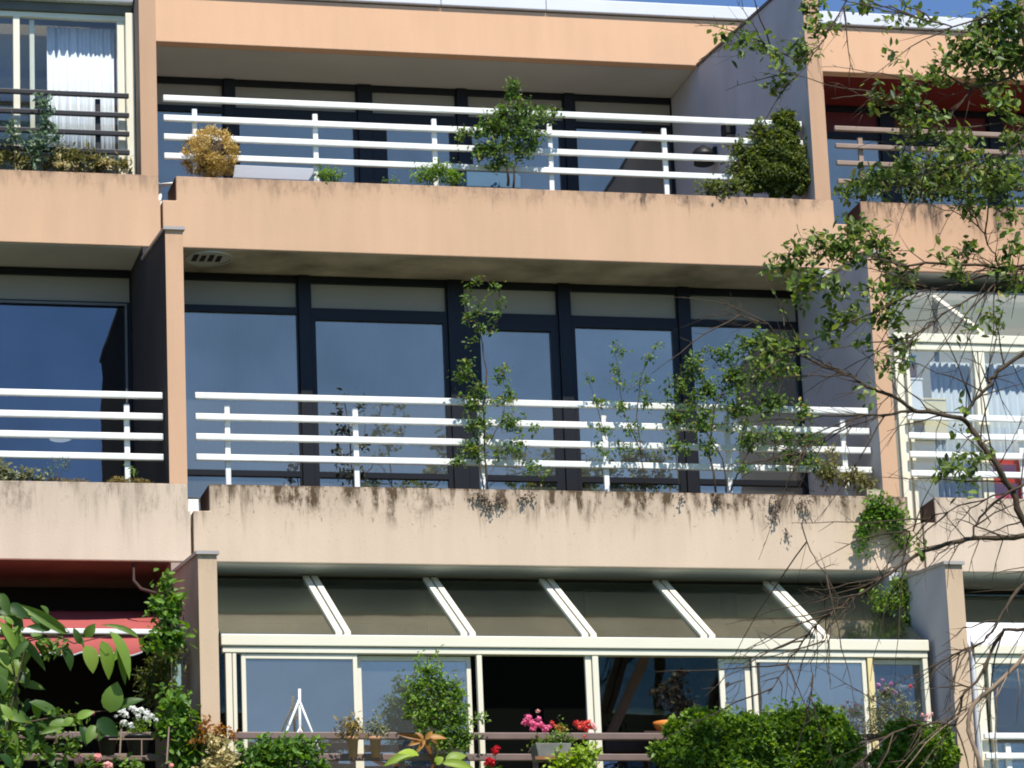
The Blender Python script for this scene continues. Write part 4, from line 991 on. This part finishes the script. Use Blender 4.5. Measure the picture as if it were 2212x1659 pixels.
bush('dark_shrub', 'dark shrub standing on the balcony floor behind the second post', 'shrub', (755, 960), .75, 'oval', 'leaf_shadow', .045,
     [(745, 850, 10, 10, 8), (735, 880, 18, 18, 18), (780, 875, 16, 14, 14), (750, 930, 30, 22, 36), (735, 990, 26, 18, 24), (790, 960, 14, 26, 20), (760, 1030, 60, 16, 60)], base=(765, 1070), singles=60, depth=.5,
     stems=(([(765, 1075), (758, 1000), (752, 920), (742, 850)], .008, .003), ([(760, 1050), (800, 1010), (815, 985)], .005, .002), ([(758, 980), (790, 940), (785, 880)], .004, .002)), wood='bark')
for lab, cl_, bs in (('withered vine hanging over the stained parapet below the thin rose', [(1030, 1072, 12, 12, 22), (1052, 1078, 16, 10, 20), (1078, 1075, 12, 16, 26), (1062, 1096, 10, 12, 16)], (1050, 1062)),
                ('dried tendrils hanging over the parapet left of the second rose', [(1130, 1078, 18, 10, 18), (1148, 1070, 10, 8, 12)], (1130, 1062)),
                ('dark tendrils spilling over the parapet below the rose bush', [(1545, 1078, 16, 10, 20), (1470, 1072, 10, 8, 10)], (1540, 1064)),
                ('dark leaves added as leaf shadows on the right part of the stained parapet', [(1670, 1085, 18, 24, 34), (1735, 1090, 14, 34, 34), (1675, 1118, 12, 16, 16), (1702, 1150, 10, 18, 14)], (1700, 1066))):  # last entry: leaves added in place of plant shadows falling on the parapet
    bush('hanging_vine', lab, 'vine', bs, -.03, 'oval', 'leaf_dry', .024, cl_, base=bs, singles=20, depth=.2, group='withered vines over the middle parapet')
bush('leaf_clump', 'bright green clump hanging at the right end of the middle parapet', 'plant', (1905, 1130), -.08, 'oval', 'leaf_vine', .042,
     [(1900, 1095, 40, 26, 190), (1925, 1120, 38, 30, 190), (1875, 1130, 26, 34, 100), (1945, 1155, 20, 26, 90), (1860, 1165, 14, 30, 50), (1955, 1175, 14, 16, 30)], base=(1910, 1072), singles=140, depth=.35)

# upper right balcony shrub
bush('leafy_shrub', 'broad leafy shrub over the top right parapet among branches', 'shrub', (2020, 400), YT + .1, 'oval', 'leaf_tree', .05,
     [(1880, 400, 50, 34, 170), (1960, 370, 50, 44, 200), (2050, 400, 60, 40, 260), (2130, 400, 60, 50, 260), (1990, 410, 60, 24, 180), (2190, 380, 40, 60, 160), (2060, 340, 50, 40, 160), (1830, 415, 26, 16, 50), (1960, 260, 40, 16, 50)], base=(2020, 436), singles=200, depth=.5)

# ================================================================== lower level plants
bush('bushy_shrub', 'tall light green shrub in front of the second sliding window', 'shrub', (940, 1530), YB + .05, 'oval', 'leaf_fresh', .030,
     [(925, 1450, 30, 22, 150), (910, 1480, 36, 24, 220), (955, 1480, 40, 26, 260), (905, 1515, 40, 28, 300), (960, 1520, 46, 30, 360), (990, 1500, 22, 28, 120), (930, 1555, 52, 30, 380), (985, 1560, 42, 30, 260), (960, 1600, 50, 28, 300), (1000, 1600, 26, 30, 140), (1040, 1545, 16, 16, 24), (905, 1420, 12, 18, 14), (942, 1415, 10, 14, 10)], base=(945, 1660), singles=150, depth=.45, stems=(([(945, 1665), (940, 1560), (925, 1440)], .008, .002),))
bush('flowering_hedge', 'low leafy hedge plant under the white tripod at the bottom', 'plant', (600, 1640), YB - .05, 'oval', 'leaf_vine', .05,
     [(560, 1625, 40, 20, 120), (610, 1620, 50, 24, 170), (660, 1620, 40, 26, 130), (590, 1655, 60, 20, 170), (680, 1650, 30, 20, 80), (530, 1655, 40, 14, 80)], base=(600, 1670), singles=200, depth=.4)
bush('ivy_mound', 'large rounded dark green ivy mound at the bottom right', 'hedge', (1640, 1600), YB - .12, 'oval', 'leaf_hedge', .054,
     [(1530, 1590, 90, 42, 2600, 'l'), (1480, 1640, 66, 46, 1800, 'l'), (1640, 1600, 90, 50, 2600, 'l'), (1740, 1590, 100, 50, 3000, 'l'), (1560, 1660, 130, 50, 3000, 'l'), (1740, 1660, 140, 54, 3400, 'l'), (1810, 1610, 50, 46, 1100, 'l'), (1560, 1555, 70, 14, 160), (1740, 1545, 90, 12, 200), (1500, 1580, 30, 20, 80)], base=(1640, 1690), singles=250, depth=.5)
bush('ivy_mound', 'green ivy bush in the corner left of the lower right pillar', 'hedge', (1970, 1620), YB - .1, 'oval', 'leaf_hedge', .052,
     [(1960, 1610, 60, 44, 1800, 'l'), (2000, 1640, 66, 46, 1800, 'l'), (1930, 1650, 60, 30, 1000, 'l'), (2030, 1600, 30, 30, 500, 'l')], base=(1970, 1690), singles=120, depth=.5)
t, p = bush('grey_shrub', 'loose grey green shrub with mauve flowers in front of the rightmost sash', 'shrub', (1925, 1540), YB + .02, 'lance', 'leaf_grey', .036,
     [(1920, 1500, 36, 22, 120), (1905, 1540, 40, 28, 200), (1950, 1535, 34, 30, 160), (1900, 1580, 40, 26, 150), (1945, 1575, 34, 26, 120), (1880, 1510, 16, 16, 30)], base=(1925, 1640), singles=100, depth=.5)
for x, y, r in ((1898, 1482, 9), (1912, 1490, 8), (1925, 1478, 8), (1905, 1470, 6), (1932, 1497, 7)): flower(t, x, y, YB - .02, r, 'petal_mauve', 12)
flower(t, 1968, 1482, YB - .02, 7, 'petal_coral', 12)
for x, y, r in ((1992, 1545, 6), (2004, 1548, 8), (2012, 1543, 6), (2000, 1556, 5)): flower(t, x, y, YB - .02, r, 'petal_rose', 12)
hb = thing('hanging_basket', 'dark hanging basket with dim mauve foliage behind the rightmost sash', 'basket', tuple(at(1950, 1490, YC + .25)))
q = at(1945, 1498, YC + .25)
MB().lathe([(.03, -.09), (.12, -.05), (.17, .03), (.15, .03)], q, 18).build('bowl', MT['lamp_black'], hb, smooth=True)
p = Plant(hb, 'oval', MT['leaf_dry'], MT['twig'], .035); p.cluster(q + np.array([0, 0, .05]), (.18, .1, .09), 110); p.finish(20)
MB().tube([tuple(q + np.array([-.1, 0, .03])), tuple(q + np.array([.02, 0, .45]))], .004, 5).build('cord', MT['lamp_black'], hb)
# vine below the right end of the middle slab
bush('ivy_curtain', 'green ivy hanging under the ceiling at the right end of the glass roof', 'vine', (1960, 1310), -.35, 'lance', 'leaf_hedge', .044,
     [(1945, 1265, 26, 22, 160), (1930, 1300, 50, 26, 300), (1975, 1305, 46, 30, 340), (2010, 1340, 36, 34, 300), (1960, 1350, 44, 22, 240), (1905, 1295, 36, 14, 130), (2025, 1370, 20, 20, 90), (2040, 1420, 14, 34, 70), (2030, 1470, 18, 30, 60)], base=(1960, 1245), singles=160, depth=.45)
# creeper beside the awning
bush('creeper', 'bright virginia creeper climbing the pillar side beside the red awning', 'vine', (365, 1400), YB + .03, 'oval', 'leaf_vine', .066,
     [(375, 1255, 22, 12, 26), (355, 1262, 18, 10, 20), (370, 1290, 22, 18, 60), (355, 1310, 24, 16, 60), (368, 1335, 20, 18, 60), (330, 1308, 16, 12, 24), (350, 1365, 30, 14, 70), (375, 1375, 26, 16, 80), (340, 1390, 24, 12, 50), (385, 1388, 20, 12, 40), (395, 1490, 14, 12, 14), (355, 1485, 8, 12, 8), (370, 1520, 26, 20, 60), (395, 1545, 26, 26, 90), (360, 1560, 26, 24, 80), (400, 1585, 36, 22, 110), (440, 1600, 36, 24, 100), (390, 1630, 40, 30, 140), (450, 1640, 30, 30, 100)], base=(380, 1670), singles=260, depth=.35,
     stems=(([(385, 1670), (380, 1560), (372, 1450), (372, 1360), (362, 1300), (372, 1250)], .006, .003),))
bush('dark_ivy', 'shaded dark ivy covering the wall under the awning end', 'vine', (350, 1450), YB + .45, 'lance', 'leaf_conifer', .05,
     [(360, 1430, 40, 50, 300), (350, 1500, 40, 40, 220), (320, 1470, 26, 30, 90)], base=(350, 1560), depth=.3)
bush('cream_shrub', 'shrub with cream variegated leaves at the foot of the left pillar', 'shrub', (470, 1620), YB - .12, 'oval', 'leaf_cream', .040,
     [(462, 1600, 16, 24, 60), (480, 1625, 24, 24, 90), (470, 1655, 34, 14, 90), (500, 1640, 16, 24, 50)], base=(470, 1680), singles=100, depth=.5)
bush('red_tip_shrub', 'low reddish brown shoots beside the cream leaves', 'shrub', (450, 1575), YB - .08, 'oval', 'leaf_brown', .034, [(440, 1570, 20, 12, 44), (470, 1580, 22, 10, 40), (430, 1590, 18, 10, 26), (500, 1585, 14, 14, 26)], base=(455, 1600), singles=50)
# big single leaves
def bigleaves(root, lst, Y, mat, wood='twig', conv=None):
    P = []; D = []; N = []; S = []; Wd = []
    for (bx, by, tx, ty, w) in lst:
        if conv: bx, by, tx, ty = conv(bx, by) + conv(tx, ty); w = w * .25
        yy = Y + rng.uniform(-.12, .12)
        a = at(bx, by, yy); b = at(tx, ty, yy - rng.uniform(.0, .08))
        L = np.linalg.norm(b - a); P.append(a); D.append(b - a); S.append(L * 1.04); Wd.append(max(.45, (w * PX) / (L * .40)) * rng.uniform(.72, 1.1))
        N.append(unit(np.array([rng.normal() * .35, -1.0, .55 + rng.normal() * .3])))
    leaf_objects(np.array(P), np.array(D), np.array(N), np.array(S), 'big', MT[mat], root, widen=Wd)
zc = lambda x, y: (x * .25, 1244 + y * .25)
la = thing('laurel_shrub', 'large leaved shrub with glossy drooping leaves in front of the red awning', 'shrub', tuple(at(40, 1690, YB - .45)))
bigleaves(la, [(580, 500, 215, 255, 90), (0, 400, 180, 660, 80), (150, 520, 400, 770, 70), (950, 480, 1170, 820, 115), (880, 560, 970, 860, 120), (740, 600, 830, 810, 130), (540, 600, 640, 790, 100), (1020, 620, 1090, 920, 60), (700, 590, 640, 460, 80), (730, 530, 820, 425, 100), (1200, 540, 930, 380, 70),
    (250, 1090, 590, 1215, 120), (950, 1180, 1000, 930, 190), (980, 1170, 1210, 1030, 90), (840, 1240, 1010, 1365, 120), (660, 1230, 800, 1160, 100), (180, 1200, 380, 1510, 120), (150, 1190, 90, 1050, 100), (100, 1240, 20, 1100, 100), (560, 1300, 370, 1340, 70), (700, 1290, 760, 1440, 80), (0, 640, 60, 760, 90), (60, 600, 190, 560, 70), (250, 560, 100, 700, 80),
    (0, 860, 50, 1000, 90), (40, 900, 210, 890, 70), (0, 1400, 200, 1600, 160), (60, 1330, 130, 1520, 110), (300, 1250, 500, 1340, 110), (420, 1290, 640, 1250, 100), (560, 1290, 620, 1220, 90), (0, 150, 70, 310, 80), (120, 420, 0, 330, 60), (60, 1180, 220, 1240, 110), (0, 1250, 120, 1400, 130), (180, 1350, 330, 1420, 100), (0, 1540, 120, 1640, 120), (-40, 700, 60, 900, 100), (80, 760, 160, 860, 80), (820, 1290, 760, 1420, 80), (900, 1250, 870, 1400, 70), (440, 460, 260, 430, 60), (350, 520, 480, 640, 60), (260, 350, 420, 420, 90), (300, 600, 200, 740, 70), (640, 480, 740, 590, 70), (1060, 560, 1000, 720, 60)],
    YB - .45, 'leaf_laurel', conv=zc)
ex = []
for k in range(70):
    x = abs(rng.normal()) * 170 - 30; y = rng.uniform(250, 1700); a = rng.uniform(-.6, 1.5); L = rng.uniform(90, 210)
    if y > 1250: x = rng.uniform(-30, 620)
    ex.append((x, y, x + L * math.sin(a), y + L * math.cos(a) * .9, rng.uniform(60, 115)))
bigleaves(la, ex, YB - .25, 'leaf_laurel', conv=zc)
p = Plant(la, 'oval', MT['leaf_laurel'], MT['twig'], .06)
for pts, r in (([(0, 1640), (30, 1500), (60, 1380), (115, 1370), (160, 1390), (240, 1372)], .009), ([(0, 1640), (60, 1560), (140, 1545), (230, 1535)], .008), ([(40, 1540), (30, 1440), (10, 1330)], .006), ([(60, 1385), (150, 1365), (130, 1345)], .005)):
    p.stem([at(x, y, YB - .42) for x, y in pts], r, .003, 'branch', MT['bark'])
for x, y, rx, ry, n in ((20, 1400, 26, 50, 30), (10, 1500, 20, 50, 30), (50, 1560, 40, 30, 44), (140, 1560, 50, 24, 40), (20, 1620, 30, 40, 60), (90, 1610, 24, 24, 24), (100, 1400, 30, 16, 20)):
    p.cluster(at(x, y, YB - .38), (rx * PX, .08, ry * PX), n)
p.finish(150)
# bromeliad-like plant with lime leaves
br = thing('bromeliad', 'orange brown rosette plant on a bare stem above lime green leaves', 'plant', tuple(at(925, 1670, YB - .15)))
bigleaves(br, [(912, 1597, 860, 1585, 12), (914, 1596, 888, 1606, 12), (916, 1596, 905, 1622, 14), (918, 1596, 962, 1588, 14), (920, 1596, 950, 1604, 14), (916, 1598, 930, 1626, 12), (915, 1596, 900, 1580, 10), (918, 1596, 935, 1580, 10)], YB - .15, 'leaf_brown')
bigleaves(br, [(900, 1628, 835, 1642, 26), (905, 1632, 866, 1618, 22), (962, 1645, 1005, 1625, 26), (955, 1648, 1022, 1652, 24), (940, 1650, 955, 1635, 20)], YB - .2, 'leaf_lime')
Plant(br, 'oval', MT['leaf_lime'], MT['bark'], .05).stem([at(932, 1680, YB - .15), at(935, 1640, YB - .15), at(920, 1615, YB - .15), at(916, 1597, YB - .15)], .014, .008, 'stem', MT['leaf_brown'])
bush('lime_shrub', 'fresh yellow green shrub below the geranium trough', 'shrub', (1240, 1635), YB - .2, 'oval', 'leaf_lime', .042, [(1225, 1640, 26, 16, 70), (1255, 1628, 22, 22, 80), (1280, 1625, 16, 16, 50), (1260, 1655, 40, 14, 90), (1205, 1655, 20, 12, 40)], base=(1240, 1680), singles=100)
# inside the lean-to
bush('potted_conifer', 'slim dark conifer dimly seen through the second sash', 'conifer', (797, 1540), YC + .45, 'needle', 'leaf_conifer', .05, [(797, 1480, 6, 20, 60), (797, 1510, 14, 20, 120), (797, 1545, 20, 24, 200), (797, 1580, 26, 24, 260), (850, 1560, 26, 40, 260), (775, 1590, 22, 24, 120)], base=(797, 1650))
ib = thing('leaning_timber', 'dark timber leaning behind the middle opening of the glass lean-to', 'timber', (3.1, YC + .5, -2.7))
a = at(1400, 1405, YC + .5); b = at(1318, 1590, YC + .5)
MB().tube([tuple(a), tuple(b)], .04, 4).build('post', MT['wood_dark'], ib)
MB().box(b[0] - .05, b[0] + .6, YC + .46, YC + .54, b[2] - .12, b[2] - .02).build('base_rail', MT['wood_dark'], ib)
ip = bush('indoor_plant', 'dim potted plant inside the lean-to near the timber', 'plant', (1460, 1510), YC + .6, 'oval', 'leaf_dry', .05, [(1465, 1470, 16, 20, 40), (1440, 1490, 20, 16, 40), (1470, 1520, 24, 30, 120)], base=(1465, 1600), singles=20)
q = at(1440, 1566, YC + .25)
ob = thing('orange_bowl', 'orange bowl on the sill inside the lean-to left of the ivy', 'bowl', tuple(q))
MB().lathe([(.05, -.06), (.085, -.02), (.10, .02), (.09, .02), (.05, -.03)], q, 20).build('bowl', MT['orange_pot'], ob, smooth=True)
MB().box(q[0] - .2, q[0] + .3, q[1] - .1, q[1] + .12, q[2] - .085, q[2] - .062).build('shelf', MT['wood_dark'], ob)

# ================================================================== tree in front on the right
tr = thing('tree', 'half bare tree with thin branches and leaf clusters along the right side', 'tree', (7.2, -4.2, GROUND))
YTR = -4.2
TP = Plant(tr, 'oval', MT['leaf_tree'], MT['twig'], .064); TP.MULT = 1.45
S2 = 0.85                                   # picture unit is a little smaller at this distance
tipcount = [0]
def limb(pts, r0, r1, name='branch', mat='bark', dy0=0, dy1=0, twigs=3):
    n = len(pts); P = [at(x, y, YTR + dy0 + (dy1 - dy0) * i / (n - 1) + rng.normal() * .03) for i, (x, y) in enumerate(pts)]
    m = MB(); out = []
    for i in range(n - 1):
        for t in (0, .33, .66): out.append(P[i] * (1 - t) + P[i + 1] * t + rng.normal(size=3) * .005)
    out.append(P[-1]); k = len(out)
    m.tube(out, [(r0 + (r1 - r0) * (i / (k - 1)) ** .8) * rng.uniform(.9, 1.12) for i in range(k)], 7)
    # side twigs, bare
    for _ in range(int(twigs * 2.6)):
        i = rng.integers(1, k - 1); a = out[i]; L = rng.uniform(.08, .42)
        d = unit(out[min(i + 1, k - 1)] - out[i - 1]); side = unit(rnd_dir(1)[0] * .6 + d * .7 + np.array([0, 0, -.25 + rng.normal() * .5]))
        rr = min(.0042, (r0 + r1) / 4)
        q = [a, a + side * L * .5 + rng.normal(size=3) * .015, a + side * L + rng.normal(size=3) * .03]
        m.tube(q, [rr, rr * .7, rr * .35], 5)
        if rng.random() < .6:
            s2 = unit(side + rnd_dir(1)[0] * .7); m.tube([q[1], q[1] + s2 * L * .45], [rr * .6, rr * .3], 4)
    # long arching shoots
    for _ in range(int(twigs * 1.1)):
        i = rng.integers(2, k - 1); a = np.array(out[i]); L = rng.uniform(.35, 1.0)
        d = unit(rnd_dir(1)[0] * np.array([1, .5, .8]) + unit(out[i] - out[i - 1]) * .9 + np.array([-.25, 0, -.1]))
        bend = rnd_dir(1)[0] * .5 + np.array([0, 0, -.35]); q = []
        for j in range(8):
            f = j / 7; q.append(a + d * L * f + bend * L * .45 * f * f + rng.normal(size=3) * .006 * (j > 0))
        m.tube(q, [.0062 * (1 - .75 * j / 7) for j in range(8)], 4)
        for j in (2, 3, 4, 5, 6):
            if rng.random() < .7:
                s2 = unit(d + rnd_dir(1)[0] * 1.1); m.tube([q[j], q[j] + s2 * rng.uniform(.03, .16)], [.0026, .001], 4)
    m.build(name, MT[mat], tr, smooth=True)
    return out
# trunk stands outside the frame to the right and sends limbs in
limb([(2500, 3200), (2440, 2400), (2400, 1900), (2330, 1500), (2290, 1250), (2280, 1000), (2270, 700), (2250, 400), (2230, 150), (2190, -80)], .075, .022, 'trunk', 'bark_light', twigs=0)
limb([(2283, 1240), (2240, 1180), (2209, 1124), (2184, 1054), (2154, 1004), (2121, 959), (2094, 919), (2074, 902), (2021, 892), (1979, 887), (1934, 857), (1896, 844), (1864, 829), (1834, 809), (1779, 790), (1724, 765), (1684, 757)], .026, .006, twigs=12)
limb([(1724, 765), (1694, 735), (1659, 702), (1638, 730), (1593, 687), (1551, 645)][:3] + [(1620, 690), (1593, 672), (1551, 645)], .006, .0025, twigs=4)
limb([(1979, 887), (1934, 892), (1899, 896), (1859, 899), (1819, 922), (1766, 954), (1739, 969), (1705, 998)], .011, .003, twigs=8)
limb([(2084, 902), (2089, 884), (2114, 857), (2144, 829), (2134, 825), (2156, 805), (2201, 767), (2270, 720)], .010, .014, twigs=5)
limb([(2275, 590), (2212, 580), (2154, 578), (2084, 570), (1996, 567), (1944, 575), (1900, 558), (1860, 560)], .014, .005, twigs=8)
limb([(2154, 577), (2148, 550), (2134, 527), (2109, 472), (2099, 452)], .007, .004, twigs=3)
limb([(2275, 560), (2200, 575), (2134, 592), (2059, 615), (1996, 627), (1959, 640), (1914, 665), (1880, 700)], .010, .003, twigs=8)
limb([(2275, 590), (2156, 612), (2121, 632), (2049, 670), (2004, 700), (1974, 725), (1960, 750)], .010, .003, twigs=7)
limb([(2290, 1160), (2209, 1157), (2149, 1164), (2099, 1162), (2059, 1172), (2009, 1187), (1971, 1204), (1934, 1229), (1909, 1249), (1876, 1274), (1839, 1289), (1809, 1316), (1771, 1339), (1746, 1371), (1709, 1419), (1684, 1464), (1659, 1499)], .019, .003, twigs=14)
limb([(2099, 1162), (2109, 1129), (2134, 1097), (2171, 1069), (2220, 1040)], .006, .010, twigs=4)
limb([(2290, 1160), (2209, 1257), (2174, 1312), (2149, 1354), (2126, 1384), (2084, 1407), (2049, 1419), (2010, 1440)], .014, .003, twigs=6)
limb([(2300, 1340), (2212, 1359), (2169, 1362), (2146, 1394), (2121, 1459), (2084, 1494), (2069, 1544), (2064, 1567), (2020, 1560), (1971, 1567), (1909, 1594), (1854, 1607)], .013, .006, twigs=8)
limb([(1876, 1274), (1850, 1290), (1821, 1322), (1794, 1354), (1766, 1399), (1751, 1432), (1756, 1457), (1751, 1489), (1744, 1532)], .005, .002, twigs=5)
limb([(2330, 1400), (2212, 1419), (2160, 1470), (2104, 1521), (2089, 1560), (2104, 1619), (2130, 1680)], .014, .016, 'branch', 'bark_light', twigs=5)
limb([(2009, 1187), (1990, 1170), (1971, 1150), (1950, 1140)], .005, .002, twigs=3)
limb([(2171, 1069), (2100, 1085), (2020, 1110), (1960, 1145), (1900, 1190)], .006, .002, twigs=6)
limb([(1729, 1130), (1750, 1190), (1775, 1230), (1800, 1260)], .004, .003, twigs=3)
limb([(2250, 120), (2180, 170), (2100, 190), (2040, 160), (1980, 190), (1930, 215), (1890, 200)], .012, .003, twigs=5)
limb([(2230, 20), (2150, 30), (2060, 60), (1990, 40), (1920, 10)], .010, .003, twigs=5)
limb([(1860, -60), (1835, -10), (1800, 50), (1770, 100), (1720, 130), (1680, 110), (1640, 90), (1600, 85), (1570, 70)], .006, .0025, twigs=5)
limb([(1770, 100), (1735, 150), (1700, 180), (1685, 195)], .004, .002, twigs=2)
limb([(2240, 260), (2180, 330), (2080, 370), (2010, 420), (1960, 390)], .010, .003, twigs=5)
limb([(2270, 250), (2120, 270), (2010, 280), (1950, 240)], .007, .002, twigs=4)
# leaf clusters: x, y, rx, ry, n
for x, y, rx, ry, n in ((2150, 50, 70, 50, 190), (2190, 120, 50, 60, 230), (2140, 110, 60, 50, 150), (2185, 30, 40, 40, 120), (2090, 100, 50, 40, 110), (2120, 170, 60, 30, 110), (2050, 130, 40, 30, 60), (2020, 170, 40, 20, 46), (1970, 190, 50, 22, 60), (1940, 120, 30, 30, 14), (2170, 230, 40, 40, 80), (2000, 40, 30, 30, 30), (1950, 25, 26, 20, 18), (1880, 10, 40, 16, 30), (1920, 45, 20, 20, 12),
        (1760, 20, 34, 26, 44), (1770, 60, 36, 26, 48), (1740, 110, 44, 24, 56), (1690, 150, 30, 22, 30), (1680, 190, 26, 18, 24), (1640, 95, 30, 18, 24), (1600, 75, 34, 22, 20), (1560, 62, 30, 14, 12), (1610, 110, 30, 20, 16), (1675, 120, 26, 20, 24),
        (1950, 230, 40, 26, 40), (2010, 250, 40, 20, 36), (1900, 215, 40, 26, 34), (1980, 290, 60, 30, 60), (2080, 320, 60, 40, 110), (2040, 370, 70, 36, 130), (2150, 380, 60, 44, 120), (1960, 360, 50, 30, 70), (1890, 390, 40, 26, 60), (2090, 440, 50, 26, 60), (2180, 450, 40, 30, 60), (2190, 300, 40, 40, 60),
        (1840, 500, 60, 24, 80), (1780, 530, 60, 26, 100), (1720, 560, 50, 22, 80), (1675, 580, 26, 12, 26), (1750, 600, 40, 26, 70), (1830, 540, 50, 26, 90), (1890, 520, 40, 22, 60), (1910, 560, 40, 20, 50), (1725, 640, 16, 24, 24), (1800, 620, 26, 20, 26), (1790, 640, 20, 14, 20), (1950, 590, 40, 26, 44), (1940, 640, 40, 26, 50), (1880, 640, 24, 20, 30), (1900, 680, 30, 24, 44),
        (1830, 680, 34, 20, 44), (1790, 700, 26, 18, 30), (1800, 720, 20, 10, 18), (1860, 740, 16, 12, 14), (1930, 690, 26, 20, 26), (1945, 740, 26, 18, 30), (1920, 790, 18, 26, 26), (1950, 770, 18, 18, 16), (2190, 540, 30, 30, 50), (2180, 600, 40, 30, 60), (2090, 540, 50, 20, 36), (2030, 560, 40, 16, 24), (2150, 690, 30, 24, 26), (2100, 700, 40, 20, 22), (2060, 600, 40, 16, 22), (1870, 850, 16, 12, 14), (2070, 590, 30, 14, 14),
        (2100, 980, 40, 26, 34), (2050, 1010, 50, 26, 44), (2080, 1040, 40, 16, 24), (2080, 880, 20, 12, 8), (2070, 920, 20, 12, 8), (1990, 1190, 14, 14, 10), (1660, 760, 60, 30, 60), (1720, 730, 40, 20, 24)):
    TP.cluster(at(x, y, YTR + rng.normal() * .12), (rx * PX * S2, max(rx, ry) * PX * .5, ry * PX * S2), n, tw=max(2, n // 7), twr=.0035)
TP.finish(300)

# ================================================================== what stands behind the viewer (mirrored in the lower panes)
LEAF_T = leafmat('leaf_far', lin(34, 50, 28), lin(70, 90, 46), .2, .6)
for i, (x, y, h, r, kind, lab) in enumerate(((-1, -43, 15.5, 6, 'd', 'broad tree across the lawn, leftmost behind the viewer'), (8.5, -44, 14.6, 6, 'd', 'broad tree across the lawn, second from the left behind the viewer'), (17, -44, 14, 6, 'd', 'broad tree across the lawn, third from the left behind the viewer'), (27, -45, 13.5, 6, 'd', 'broad tree across the lawn, rightmost behind the viewer'), (12.5, -41, 14.2, 1.6, 'c', 'pointed spruce among the broad trees behind the viewer'))):
    nm = 'spruce_tree' if kind == 'c' else 'garden_tree'
    t = thing(nm, lab, 'tree', (x, y, GROUND), 'trees across the lawn, mirrored in the panes')
    MB().tube([(x, y, GROUND), (x, y, GROUND + h * .6)], [.25, .1], 8).build('trunk', MT['bark'], t)
    p = Plant(t, 'oval', LEAF_T, MT['bark'], .42)
    if kind == 'c':
        for k in range(16):
            f = k / 15; p.shell((x, y, GROUND + 1 + (h - 1.5) * f), (r * (1.02 - f), r * (1.02 - f), .7), int(420 * (1.05 - f)) + 40)
    else:
        for k in range(9):
            d = rnd_dir(1)[0]; p.shell((x + d[0] * r * .5, y + d[1] * r * .5, GROUND + h * .64 + d[2] * r * .45), (r * .55, r * .55, r * .5), 1100)
    p.finish(0, 'crown')
